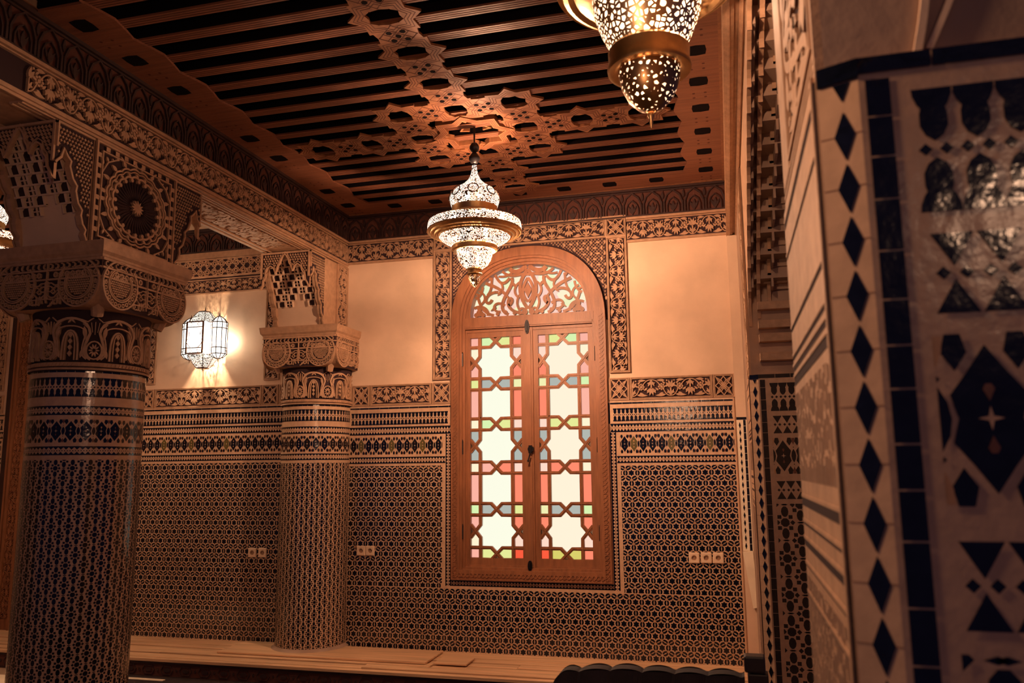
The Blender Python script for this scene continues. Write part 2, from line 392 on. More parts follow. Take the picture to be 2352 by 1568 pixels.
def girih(mb, mp, u0, u1, v0, v1, a, h, h0=0.0, w=.07):
    # ten lines meet in each star; ribbons over a dark ground
    def seg(p, q):
        # clip a segment to the panel
        t0, t1 = 0, 1; d = (q[0] - p[0], q[1] - p[1])
        for ax, lo, hi in ((0, u0, u1), (1, v0, v1)):
            if abs(d[ax]) < 1e-9:
                if not lo <= p[ax] <= hi: return
                continue
            ta, tb = (lo - p[ax]) / d[ax], (hi - p[ax]) / d[ax]
            if ta > tb: ta, tb = tb, ta
            t0, t1 = max(t0, ta), min(t1, tb)
        if t1 - t0 > .02: mb.ribbon([(p[0] + d[0] * t0, p[1] + d[1] * t0), (p[0] + d[0] * t1, p[1] + d[1] * t1)], a * w, mp, h0, h, 0, 0)
    ni = int((u1 - u0) / a) + 2; nj = int((v1 - v0) / a) + 2
    for i in range(-1, ni):
        for j in range(-1, nj):
            for ox, oy in ((0, 0), (.5, .5)):
                cx, cy = u0 + (i + ox) * a, v0 + (j + oy) * a; P = starp(cx, cy, .30 * a, .17 * a, 8)
                for k in range(16): seg(P[k], P[(k + 1) % 16])
                for k in range(8):
                    t = k * pi / 4 + pi / 8; seg((cx + .19 * a * cos(t - .25), cy + .19 * a * sin(t - .25)), (cx + .42 * a * cos(t - .12), cy + .42 * a * sin(t - .12)))
                    seg((cx + .19 * a * cos(t + .25), cy + .19 * a * sin(t + .25)), (cx + .42 * a * cos(t + .12), cy + .42 * a * sin(t + .12)))
            cx, cy = u0 + (i + .5) * a, v0 + j * a
            for k in range(4):
                t = k * pi / 2; seg((cx + .16 * a * cos(t), cy + .16 * a * sin(t)), (cx + .16 * a * cos(t + pi / 2), cy + .16 * a * sin(t + pi / 2)))
# ================================================================== SETTING
XC = -1.587                      # middle of the window bay
FZ = 0.25                        # floor
def slab(name, boxes, m, label, kind='structure', cat='wall'):
    mb = MB()
    for b in boxes: mb.box(*b)
    return mb.build(name, m, label=label, cat=cat, kind=kind)
slab('floor', [(-9, 4, -2.5, 6.5, 0.15, FZ)], floor_m, 'pale stone floor of the room in front of the low bench', cat='floor')
# back wall with the arched window opening and a doorway far left
wb = MB()
wb.box(-9.0, -6.86, 6.5, 6.75, FZ, 4.35); wb.box(-6.86, -5.60, 6.5, 6.75, 3.55, 4.35)
wb.box(-5.60, XC - .655, 6.5, 6.75, FZ, 4.35); wb.box(XC + .655, 0.30, 6.5, 6.75, FZ, 4.35)
wb.box(XC - .655, XC + .655, 6.5, 6.75, FZ, 0.96)
wb.box(XC - .655, XC + .655, 6.5, 6.75, 3.71, 4.35)
AR = [(XC + .655 * math.copysign(abs(cos(t)) ** (2 / 2.3), cos(t)), 3.04 + .66 * abs(sin(t)) ** (2 / 2.3)) for t in [pi * i / 40 for i in range(41)]]
wb.prism([(XC + .655, 3.71)] + AR[:21] + [(XC, 3.71)], BACK, -.25, 0, bottom=True)
wb.prism([(XC, 3.71)] + AR[20:] + [(XC - .655, 3.71)], BACK, -.25, 0, bottom=True)
wb.build('wall_back', plaster, label='plastered back wall holding the stained glass window', cat='wall', kind='structure')
slab('wall_left', [(-9.2, -9.0, -2.5, 6.75, FZ, 4.35)], plaster, 'plain far left wall of the neighbouring room')
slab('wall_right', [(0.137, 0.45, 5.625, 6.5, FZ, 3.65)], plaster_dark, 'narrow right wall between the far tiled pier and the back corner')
slab('ceiling', [(-9, 4, -2.5, 6.75, 4.32, 4.40)], board_and_gap, 'dark boarded ceiling above the cedar joists', cat='ceiling')

# narrow corner strip right of the dado
cs = MB(); cs.box(0.062, 0.137, 6.44, 6.5, 0.39, 3.65)
CSM = plane((0, 6.44, 0), (1, 0, 0), (0, 0, 1), (0, -1, 0))
cs.prism(rect(.062, .137, 1.22, 2.215), CSM, 0, .004, 1, 1)  # tile ground in paler marble: its stronger lighting put into the colour
cs.prism(rect(.062, .137, 2.195, 2.215), CSM, .004, .006, 2, 2)
v = 1.23
while v < 2.17:
    cs.flat([(.086, v), (.094, v + .026), (.086, v + .052), (.078, v + .026)], CSM, .005, 2); v += .056
bricks = MB()
v = 1.22
while v < 2.19:
    cs.flat(rect(.112, .130, v + .0015, min(2.193, v + .05)), CSM, .005, 2); v += .0515
cs.build('trim_1', [plaster, marble, navy], label='narrow corner pilaster with a strip of black lozenges', cat='pilaster', kind='structure')

# ------------------------------------------------------------------ tiled dado under and beside the window
def dado(name, label, uL, uR, dz, left_edge=None, right_edge=None, window=False, vb=0.385, base=0.012):
    mb = MB(); mp0 = BACK; mp = lambda u, v, h: BACK(u, v, h + base)
    z = lambda q: q + dz
    if window:
        w0, w1 = XC - .6625, XC + .6625
        for r in (rect(uL, w0, vb, z(2.372)), rect(w1, uR, vb, z(2.372) - .018), rect(w0, w1, vb, .95)): mb.prism(r, mp0, .0004, base, 0)
    else: mb.prism(rect(uL, uR, vb, z(2.372)), mp0, .0004, base, 0)
    def bands(a, b, dz, wl, wr):
        z = lambda q: q + dz
        L = a if wl is None else wl; R = b if wr is None else wr
        bricks_h(mb, mp, min(a, L), max(b, R), z(2.345), z(2.358))
        aa = a + (.012 if wl is None else .020); bb = b - (.012 if wr is None else .020)
        arches_band(mb, mp, aa, bb, z(2.208), z(2.312), .0335)
        tri_band(mb, mp, a, b, z(2.122), z(2.190), .0258)
        ea = a + (.012 if wl is None else .062); eb = b - (.012 if wr is None else .062)
        eye_band(mb, mp, ea, eb, z(1.955), z(2.101), .0722, odd=(1, 5, 9, 14))
        tri_band(mb, mp, a, b, z(1.878), z(1.934), .0258)
        return ea, eb, z(1.857)
    if window:
        for dz_, a, b, s in ((dz, uL + .01, w0 - .014, -1), (dz - .018, w1 + .014, uR - .008, 1)):
            ea, eb, zp = bands(a, b, dz_, w0 - .002 if s < 0 and False else None, None) if False else (None, None, None)
            z = lambda q: q + dz_
            bricks_h(mb, mp, a, b, z(2.345), z(2.358))
            e = (a + .012, b - .022) if s < 0 else (a + .022, b - .005)
            arches_band(mb, mp, e[0], e[1], z(2.208), z(2.312), .0335)
            tri_band(mb, mp, a, b, z(2.122), z(2.190), .0258)
            e = (a + .004, b - .072) if s < 0 else (a + .072, b - .004)
            eye_band(mb, mp, e[0], e[1], z(1.955), z(2.101), .0722, odd=(1, 5, 9))
            t = (a, b - .045) if s < 0 else (a + .045, b)
            tri_band(mb, mp, t[0], t[1], z(1.878), z(1.934), .0258)
            # black line and lozenge strip following the window frame
            k = w0 if s < 0 else w1
            mb.flat(rect(min(k, k + s * .013), max(k, k + s * .013), z(2.19), z(2.358)), mp, .0012, 1)
            tri_band_v(mb, mp, min(k + s * .008, k + s * .056), max(k + s * .008, k + s * .056), .90, z(2.122), .0258)
            zellij(mb, mp, e[0], e[1], .885, z(1.857))
        tri_band(mb, mp, w0 - .008, w1 + .008, .902, .945, .0258)
        zellij(mb, mp, uL + .014, uR - .012, vb, .878)
    else:
        ea, eb, zp = bands(uL + .01, uR - .01, dz, left_edge, right_edge)
        zellij(mb, mp, uL + .02, uR - .02, vb, zp)
    return mb.build(name, TILE, label=label, cat='tiled dado')
dado('tiled_dado', 'black and cream star mosaic dado surrounding the lower window', -3.20, 0.052, 0.018, window=True)
dado('tiled_dado', 'black and cream star mosaic dado below the lit wall lantern', -5.50, -3.62, 0.063)
dado('tiled_dado', 'sliver of black and cream mosaic dado at the left picture edge', -8.2, -6.93, 0.063)

# ------------------------------------------------------------------ carved stucco bands above the dado
def band(name, label, us, v0, v1, cat='carved band'):
    mb = MB()
    for kind, a, b in us: carved_panel(mb, BACK, a, b, v0, v1, kind, n=max(1, round((b - a - .03) / .142)) if kind == 'floral' else None)
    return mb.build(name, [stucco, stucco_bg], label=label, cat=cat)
band('carved_band', 'carved stucco band above the dado right of the window', [('star', -.912, -.752), ('floral', -.745, -.105), ('star', -.098, .062)], 2.376, 2.557)
band('carved_band', 'carved stucco band above the dado left of the window', [('star', -3.17, -3.01), ('floral', -3.0, -2.44), ('star', -2.43, -2.262)], 2.394, 2.575)
band('carved_band', 'carved stucco band under the lit wall lantern', [('star', -5.38, -5.215), ('floral', -5.205, -4.075), ('star', -4.068, -3.905), ('floral', -3.895, -3.7)], 2.432, 2.615)
band('carved_band', 'carved stucco band at the left picture edge', [('star', -7.14, -6.98), ('floral', -8.2, -7.15)], 2.432, 2.615)

# ------------------------------------------------------------------ carved surround of the window (square headed strap with lattice spandrels)
sr = MB()
XL, XR, ZB, ZT = -2.42, -.738, 2.60, 3.895; WS = .165
carved_panel(sr, BACK, XL, XL + WS, ZB, ZT - WS, 'floral', vertical=True, n=8, h=.022)
carved_panel(sr, BACK, XR - WS, XR, ZB, ZT - WS, 'floral', vertical=True, n=8, h=.022)
carved_panel(sr, BACK, XL + WS, XR - WS, ZT - WS, ZT, 'floral', n=9, h=.022)
carved_panel(sr, BACK, XL, XL + WS, ZT - WS, ZT, 'star', h=.022); carved_panel(sr, BACK, XR - WS, XR, ZT - WS, ZT, 'star', h=.022)
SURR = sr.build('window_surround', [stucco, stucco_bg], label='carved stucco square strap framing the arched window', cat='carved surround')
sp = MB(); a0, a1, b0, b1 = XL + WS, XR - WS, 2.75, ZT - WS
def outside(u, v):
    return v > 3.04 and (abs((u - XC) / .675) ** 2.3 + abs((v - 3.04) / .68) ** 2.3) > 1
ring = [(a1, 3.0)] + [(XC + (u - XC) * 1.01, v + .006) for u, v in AR] + [(a0, 3.0)]
for half in (AR[:21], AR[20:]):
    e = a1 if half is not None and half[0][0] > XC + .1 else a0
    P = [(e, 3.04)] + half + ([(XC, b1), (e, b1)] if e == a1 else [(a0, b1), (XC, b1)])
    if e == a0: P = [(XC, b1)] + half + [(a0, 3.04), (a0, b1)]
    sp.prism(P, BACK, 0, .004, 1, 1)
st = .0285
for d in (1, -1):
    for k in range(-60, 60):
        u, run = k * st, []
        for q in range(0, 60):
            uu = a0 + u + d * 0 + q * st / 2 if d > 0 else a1 - u - q * st / 2; vv = 3.0 + q * st / 2
            ok = a0 < uu < a1 and vv < b1 and outside(uu, vv)
            if ok: run.append((uu, vv))
            elif len(run) > 1: sp.ribbon(run, .0030, BACK, .003, .011, 0, 0); run = []
            else: run = []
        if len(run) > 1: sp.ribbon(run, .0030, BACK, .003, .011, 0, 0)
for i in range(-1, 26):
    for j in range(0, 16):
        u = a0 + .0285 + i * .057 + (j % 2) * .0285; v = 3.03 + j * .0475
        if a0 + .01 < u < a1 - .01 and v < b1 - .012 and outside(u, v) and outside(u, v - .02):
            sp.prism(ngon(u, v, .008, 8, 0, .017) if (i + j) % 2 else ngon(u, v, .017, 8, 0, .008), BACK, .003, .014, 0, 0)
sp.build('spandrel_lattice', [stucco, stucco_bg], parent=SURR)

# ------------------------------------------------------------------ WINDOW
win = thing('window_1', 'tall arched cedar window with two stained glass leaves', 'window', loc=(XC, 6.5, .95), kind='structure')
fr = MB(); D = .03
def arch(hw, rise, z0, n=40, e=2.3): return [(XC + hw * math.copysign(abs(cos(pi * i / n)) ** (2 / e), cos(pi * i / n)), z0 + rise * abs(sin(pi * i / n)) ** (2 / e)) for i in range(n + 1)]
def ringp(mb, A, B, mp, h0, h1, mi=0):
    for i in range(len(A) - 1):
        mb.face([mp(*A[i], h1), mp(*A[i + 1], h1), mp(*B[i + 1], h1), mp(*B[i], h1)], mi)
        mb.face([mp(*B[i], h1), mp(*B[i + 1], h1), mp(*B[i + 1], h0), mp(*B[i], h0)], mi)
        mb.face([mp(*A[i + 1], h1), mp(*A[i], h1), mp(*A[i], h0), mp(*A[i + 1], h0)], mi)
def outl(hw, rise, z0, zb): return [(XC + hw, zb)] + arch(hw, rise, z0) + [(XC - hw, zb)]
ringp(fr, outl(.6625, .663, 3.04, .955), outl(.590, .585, 3.04, .955), BACK, -.03, .045)
ringp(fr, outl(.592, .587, 3.04, 1.03), outl(.570, .565, 3.04, 1.03), BACK, -.08, .028)
ringp(fr, outl(.572, .567, 3.04, 1.04), outl(.548, .540, 3.04, 1.04), BACK, -.12, .006)
ringp(fr, [(XC + .56, 3.02)] + arch(.56, .56, 3.04) + [(XC - .56, 3.02)], [(XC + .506, 3.02)] + arch(.506, .44, 3.118) + [(XC - .506, 3.02)], BACK, -.14, -.01)
fr.prism(rect(XC - .5895, XC + .5895, .955, 1.035), BACK, -.03, .0445); fr.prism(rect(XC - .569, XC + .569, 1.03, 1.055), BACK, -.1, .02)
fr.prism(rect(XC - .56, XC + .56, 3.02, 3.118), BACK, -.12, .008); fr.prism(rect(XC - .55, XC + .55, 3.032, 3.050), BACK, -.12, .016)
fr.build('frame', wood, parent=win)
# carved border on the frame
cb = MB()
for s in (-1, 1):
    u = XC + s * .626
    for i in range(62):
        v = .985 + i * .034
        if v > 3.1: break
        P = [(u + s * .018 * cos(t * pi / 4), v + .012 * sin(t * pi / 4)) for t in range(9)]
        cb.ribbon(P if i % 3 else [(a, b) for a, b in P[::-1]], .004, BACK, .044, .049)
        cb.prism(leafp(u - .016, v + .004, u + .016, v + .030, .010), BACK, .044, .049)
for i in range(38):
    u = XC - .62 + i * .0335; cb.ribbon([(u + .013 * cos(t * pi / 4), .992 + .016 * sin(t * pi / 4)) for t in range(9)], .004, BACK, .044, .049)
    cb.prism(leafp(u + .004, .975, u + .03, 1.01, .010), BACK, .044, .049)
cb.build('carved_border', wood, parent=win)
GL = {}
def gmat(c, st=0.70):
    if c not in GL: GL[c] = glow('glass_%d' % len(GL), c, st)
    return GL[c]
def srgb(r, g, b):
    f = lambda x: (x / 255 / 12.92) if x / 255 <= .04045 else ((x / 255 + .055) / 1.055) ** 2.4
    return (f(r), f(g), f(b))
PK, PKL, SA, RD = srgb(250, 178, 160), srgb(255, 215, 195), srgb(255, 138, 108), srgb(250, 92, 62)
GR, YG, YL, CR = srgb(215, 240, 175), srgb(228, 232, 150), srgb(240, 236, 175), srgb(255, 240, 205)
GY, WH, CW, OL = srgb(176, 180, 172), srgb(250, 250, 228), srgb(255, 240, 214), srgb(215, 205, 105)
zr = [2.913, 2.552, 2.213, 1.853, 1.513, 1.158]; q = .047
PAL = {
 'L': dict(S=[(PK, GR, YG, SA), (YG, GY, GY, YL), (CR, GR, YG, PKL), (CR, PK, SA, PKL), (GR, GY, GY, YG), (PK, YG, YG, RD)],
           T=[(PK, SA), (PK, SA)], P=[(CR, PK, PKL, SA), (GY, GY, GY, GY), (PK, CR, SA, PKL)], big=WH),
 'R': dict(S=[(PK, YG, GR, PK), (YL, GY, GY, GR), (PKL, YG, YG, CR), (PKL, SA, SA, CR), (YL, GY, GY, GR), (RD, OL, OL, SA)],
           T=[(SA, PK), (SA, SA)], P=[(PKL, SA, CR, PK), (GY, GY, GY, GY), (SA, PKL, SA, PKL)], big=CW)}
def leaf_(side, X0, X1, gx):
    lf = MB(); y0, y1 = -.075, -.02
    x0, x1, x2, x3 = gx; xm = (x1 + x2) / 2
    zt, zb = zr[0] + q, zr[-1] - q
    for r in (rect(X0, x0 + .004, 1.045, 3.018), rect(x3 - .004, X1, 1.045, 3.018), rect(x0, x3, zt - .012, 3.018), rect(x0, x3, 1.045, zb + .012)): lf.prism(r, BACK, y0, y1)
    frame_rib(lf, BACK, X0 + .004, X1 - .004, 1.05, 3.013, .02, y1, y1 + .008)
    B = .028
    bars = []
    xa, xb = (x0 + x1) / 2, (x2 + x3) / 2
    for z in zr:
        for sg in (1, -1):
            if abs(z + sg * q - zt) > .001 and abs(z + sg * q - zb) > .001 or True:
                bars += [[(x0, z + sg * q), (x1, z + sg * q)], [(x2, z + sg * q), (x3, z + sg * q)]]
            bars.append([(x1, z + sg * q), (xm - q, z + sg * q), (xm + q, z - sg * q), (x2, z - sg * q)])
        bars += [[(x1, z - q), (x1, z + q)], [(x2, z - q), (x2, z + q)]]
    for i in range(5):
        a, b = zr[i] - q, zr[i + 1] + q
        if i % 2 == 1: bars += [[(x1, a), (x1, b)], [(x2, a), (x2, b)]]
        else:
            m = (a + b) / 2; e = .052
            for xs, xe, xo in ((x1, x0, xa), (x2, x3, xb)):
                d = abs(xs - xe)
                for s in (1, -1): bars.append([(xs, a if s > 0 else b), (xs, m + s * e), (xe, m - s * e), ])
    for P in bars:
        lf.ribbon(P, B, BACK, -.062, -.028); lf.ribbon(P, B * .25, BACK, -.03, -.023)
    o = lf.build('leaf', wood, parent=win)
    # panes
    gm = []; g = MB()
    def pane(P, c):
        m = gmat(c)
        if m not in gm: gm.append(m)
        g.flat(P, BACK, -.055, gm.index(m))
    pl = PAL[side]
    for i, z in enumerate(zr):
        A, Bc, Cc, Dc = pl['S'][i]
        pane(rect(x0, x1, z - q, z + q), A); pane(rect(x2, x3, z - q, z + q), Dc)
        pane([(x1, z - q), (xm - q, z - q), (xm, z), (xm - q, z + q), (x1, z + q)], Bc)
        pane([(x2, z + q), (xm + q, z + q), (xm, z), (xm + q, z - q), (x2, z - q)], Cc)
    for i in range(5):
        a, b = zr[i] - q, zr[i + 1] + q; m = (a + b) / 2; e = .052
        if i % 2 == 1:
            t = pl['T'][i // 2]; pane(rect(x0, x1, b, a), t[0]); pane(rect(x2, x3, b, a), t[1])
            pane([(x1, b), (xm - q, b), (xm, b - q), (xm + q, b), (x2, b), (x2, a), (xm + q, a), (xm, a + q), (xm - q, a), (x1, a)], pl['big'])
        else:
            p = pl['P'][i // 2]
            pane([(x0, a), (x1, a), (x1, m + e), (xa, m), (x0, m + e)], p[0]); pane([(x0, b), (x1, b), (x1, m - e), (xa, m), (x0, m - e)], p[1])
            pane([(x3, a), (x2, a), (x2, m + e), (xb, m), (x3, m + e)], p[2]); pane([(x3, b), (x2, b), (x2, m - e), (xb, m), (x3, m - e)], p[3])
            pane([(x1, b), (xm - q, b), (xm, b - q), (xm + q, b), (x2, b), (x2, m - e), (xb, m), (x2, m + e), (x2, a), (xm + q, a), (xm, a + q), (xm - q, a), (x1, a), (x1, m + e), (xa, m), (x1, m - e)], pl['big'])
    go = g.build('glass', gm, parent=o); tag(go, 'coloured glass panes')
    return o
leafL = leaf_('L', -2.150, -1.596, (-2.102, -2.016, -1.738, -1.648))
leafR = leaf_('R', -1.596, -1.000, (-1.508, -1.428, -1.165, -1.078))
mt_ = MB(); mt_.prism(rect(-1.622, -1.545, 1.048, 3.014), BACK, -.05, .0); mt_.prism(rect(-1.606, -1.561, 1.06, 3.0), BACK, 0, .009); mt_.build('meeting_stile', wood, parent=win)
ir = MB()
for v0, v1 in ((2.955, 3.075), (1.03, 1.115)):
    ir.prism(ngon(XC, (v0 + v1) / 2, .019, 16, 0, (v1 - v0) / 2), BACK, .008, .024); ir.box(XC - .006, XC + .006, 6.462, 6.480, v0 + .02, v1 - .02)
ir.build('bolt', iron, parent=win)
lk = MB(); lk.prism(ngon(XC + .02, 2.0, .026, 8), BACK, .0, .03); lk.prism(rect(XC + .004, XC + .028, 1.965, 2.03), BACK, .0, .035); lk.tube((XC + .018, 6.455, 1.96), (XC + .006, 6.45, 1.915), .006); lk.lathe([(.001, -.012), (.011, 0), (.001, .014)], (XC + .004, 6.45, 1.905), 8); lk.build('lock', iron, parent=win)
for s in (-1, 1):
    for v in (2.76, 2.02, 1.33):
        hg = MB(); hg.tube((XC + s * .572, 6.485, v - .055), (XC + s * .572, 6.485, v + .055), .010); hg.lathe([(.001, 0), (.011, .005), (.001, .016)], (XC + s * .572, 6.485, v + .055), 8); hg.build('hinge', iron, parent=win)
# fanlight: glass and fretwork
FL = arch(.508, .445, 3.118, 48)
g = MB(); fm = [gmat(c) for c in (PKL, srgb(232, 245, 205), CR, srgb(255, 205, 190), srgb(240, 240, 190), srgb(235, 240, 228))]
fan = []
random.seed(3)
for i in range(14):
    for j, (r0, r1) in enumerate(((0, .16), (.16, .30), (.30, .42), (.42, .56))):
        t0, t1 = pi * i / 14, pi * (i + 1) / 14; k = min(i, 13 - i)
        P = [(XC + r * cos(t), 3.114 + r * sin(t)) for r, t in ((r0, t0), (r1, t0), (r1, t1), (r0, t1))]
        g.flat(P if r0 else P[1:] + [(XC, 3.114)], BACK, -.10, (k * 2 + j * 3 + k * j) % 6)
g.build('fanlight_glass', fm, parent=win)
fw = MB(); CX = XC
def inA(u, v): return v > 3.12 and (abs((u - XC) / .50) ** 2.3 + abs((v - 3.118) / .437) ** 2.3) < 1
def rib(P, w, c=True):
    run = []
    for p_ in P:
        if inA(*p_): run.append(p_)
        else:
            if len(run) > 1: fw.ribbon(run, w * 1.45, BACK, -.06, -.035)
            run = []
    if len(run) > 1: fw.ribbon(run, w * 1.45, BACK, -.06, -.035)
def both(P, w, n=12):
    for s in (1, -1): rib([(XC + s * x, 3.118 + y) for x, y in bez(P, n)], w)
both([(0, .405), (.03, .36), (.09, .30), (.10, .22), (.04, .10), (0, .06)], .02)
both([(0, .33), (.06, .25), (.06, .18), (0, .12)], .016)
fw.prism([(XC, 3.118 + .29), (XC + .035, 3.118 + .225), (XC, 3.118 + .155), (XC - .035, 3.118 + .225)], BACK, -.06, -.03)
both([(0, .44), (.03, .43), (.05, .38), (.13, .37), (.16, .42)], .026); both([(.0, .36), (.08, .38), (.12, .33), (.20, .36), (.24, .42)], .016)
both([(.02, .03), (.12, .02), (.22, .06), (.22, .18), (.13, .22), (.11, .13), (.17, .10)], .018, 20)
both([(.17, .02), (.30, .06), (.20, .22), (.12, .26), (.14, .34)], .018, 14); both([(.20, .10), (.28, .16), (.34, .10), (.30, .04), (.24, .05)], .014, 14)
both([(.16, .34), (.22, .26), (.26, .30), (.30, .40)], .016); both([(.20, .20), (.30, .30), (.36, .28), (.42, .34)], .018)
both([(.26, .22), (.38, .24), (.42, .12), (.34, .10), (.32, .16)], .016, 16); both([(.30, .02), (.40, .04), (.44, .12), (.46, .26)], .016)
both([(.36, .02), (.34, .08), (.42, .14), (.50, .08)], .014); both([(.40, .30), (.40, .20), (.46, .16), (.50, .18)], .013); both([(.08, .06), (.12, .14), (.06, .2)], .013)
both([(.24, .30), (.20, .25), (.26, .20)], .012); both([(.02, .05), (.06, .09), (.10, .05), (.06, .02)], .014)
both([(.06, .30), (.12, .28), (.14, .20), (.08, .16)], .013); both([(.30, .40), (.34, .34), (.30, .26), (.36, .20)], .013); both([(.12, .40), (.18, .34), (.26, .36)], .012); both([(.44, .24), (.38, .22), (.36, .16), (.42, .12)], .012)
for s in (1, -1):
    for a_, b_, c_, d_, e_ in ((.10, .25, .15, .31, .026), (.22, .24, .27, .19, .024), (.16, .14, .19, .20, .02), (.32, .32, .35, .37, .024), (.42, .20, .47, .22, .022), (.28, .09, .33, .06, .022), (.06, .38, .02, .44, .03), (.38, .02, .42, .05, .03)):
        fw.prism(leafp(XC + s * a_, 3.118 + b_, XC + s * c_, 3.118 + d_, e_), BACK, -.06, -.032)
    for x, y, r in ((.43, .045, .030), (.43, .085, .022), (.40, .03, .02), (.46, .03, .02), (.03, .035, .026), (.075, .03, .018), (.12, .03, .016), (.27, .03, .016), (.20, .045, .016)):
        fw.prism(ngon(XC + s * x, 3.118 + y, r, 10), BACK, -.06, -.03)
fw.prism(rect(XC - .50, XC + .50, 3.118, 3.128), BACK, -.06, -.03)
fw.build('fanlight_fretwork', wood, parent=win)
# daylight reveal closing the opening behind the glass
rv = MB(); rv.box(XC - .655, XC + .655, 6.74, 6.76, .95, 3.72); rv.build('shutter', plaster_dark, parent=win)

# ------------------------------------------------------------------ frieze and cornice along the back wall
fz = MB()
for a, b in ((-3.25, XL - .005), (XR + .005, .07)):
    fz.prism(rect(a, b, 3.675, 3.875), BACK, 0, .003, 1, 1)
    for v0, v1, h in ((3.672, 3.684, .022), (3.688, 3.693, .014), (3.852, 3.860, .016), (3.864, 3.882, .03)): fz.prism(rect(a, b, v0, v1), BACK, 0, h)
    floral(fz, BACK, a + .004, b - .004, 3.695, 3.850, max(2, round((b - a) / .13)), .013, .002, wk=.9)
fz.prism(rect(XL - .005, XR + .005, 3.893, 3.905), BACK, 0, .03)
fz.build('trim_2', [stucco, stucco_bg], label='carved vine frieze running along the top of the back wall', cat='frieze', kind='structure')
def cornice(mb, mp, u0, u1, v0, v1):
    mb.prism(rect(u0, u1, v0, v1), mp, -.001, .004, 1, 1)
    for a, b, h in ((v1 - .03, v1, .03), (v1 - .045, v1 - .034, .018), (v0, v0 + .014, .016)): mb.prism(rect(u0, u1, a, b), mp, 0, h)
    n = round((u1 - u0) / .165); p = (u1 - u0) / n; D = v1 - v0 - .06; b = v0 + .014
    for i in range(n):
        c = u0 + (i + .5) * p
        for k, w_ in ((1, .012), (.66, .008)):
            mb.ribbon([(c - .44 * p * k, b), (c - .44 * p * k, b + .45 * D * k), (c - .30 * p * k, b + .78 * D * k), (c, b + D * k), (c + .30 * p * k, b + .78 * D * k), (c + .44 * p * k, b + .45 * D * k), (c + .44 * p * k, b)], w_, mp, .003, .018)
        mb.prism(leafp(c, b, c, b + .5 * D, .03), mp, .003, .016); 
        for s in (1, -1): mb.prism(leafp(c, b + .05 * D, c + s * .2 * p, b + .42 * D, .018), mp, .003, .014)
        mb.prism(leafp(u0 + i * p, b + .6 * D, u0 + i * p, b + .98 * D, .02), mp, .003, .016)
ct = MB(); cornice(ct, lambda u, v, h: BACK(u, v, h + .012), -3.25, .07, 3.882, 4.128)
ct.build('trim_3', [wood_dk, groove], label='dark carved cedar cornice above the window wall frieze', cat='cornice', kind='structure')
# ================================================================== LEFT ARCADE BEAM
LX, LX2 = -3.25, -3.70                                  # faces of the beam
FACE = plane((LX, 0, 0), (0, 1, 0), (0, 0, 1), (1, 0, 0))           # u = Y, v = Z, out = +X
SOF = plane((0, 0, 3.65), (1, 0, 0), (0, 1, 0), (0, 0, -1))         # u = X, v = Y, out = down
bm = MB()
bm.box(LX2 + .01, LX - .01, -1.0, 6.5, 3.66, 4.20)
for v0, v1, h in ((3.650, 3.664, .0), (3.664, 3.682, .012), (3.684, 3.690, .004), (3.852, 3.860, .010), (3.864, 3.882, .022)): bm.prism(rect(-1, 6.5, v0, v1), FACE, -.01, h)
floral(bm, FACE, 3.0, 6.48, 3.695, 3.850, 26, .008, -.008, wk=.9)
bm.prism(rect(-1, 6.5, 3.692, 3.852), FACE, -.010, -.008, 1, 1)
# soffit: rims and a sunk carved field
for a, b, h in ((LX - .10, LX, .0), (LX2, LX2 + .09, .0)):
    bm.prism(rect(a, b, 3.0, 6.5), SOF, -.02, h)
for a in (LX - .03, LX - .055, LX - .09, LX2 + .03, LX2 + .075): bm.prism(rect(a, a + .012, 3.0, 5.9), SOF, 0, .006)
bm.prism(rect(LX2 + .09, LX - .10, 5.74, 5.9), SOF, -.02, 0); bm.prism(rect(LX2 + .09, LX - .10, 4.3, 4.42), SOF, -.02, 0)
floral(bm, SOF, LX2 + .10, LX - .11, 4.43, 5.72, 9, .0, -.012, vertical=True, wk=1.3)
bm.build('arcade_beam', [stucco, stucco_bg], label='carved stucco beam carried by the two tiled columns', cat='beam')
ct = MB(); cornice(ct, lambda u, v, h: FACE(u, v, h - .002), 2.2, 6.5, 3.882, 4.128)
ct.build('trim_4', [wood_dk, groove], label='dark carved cedar cornice above the left arcade beam', cat='cornice', kind='structure')
cb_ = MB(); cb_.box(-9, LX2 - .002, 3.26, 3.70, 3.65, 4.20)
for a in (3.262, 3.29, 3.66): cb_.prism(rect(-9, LX2 - .002, a, a + .02), SOF, 0, .012)
cb_.build('cross_beam', stucco, label='plain stucco beam running left from above the near tiled column', cat='beam')

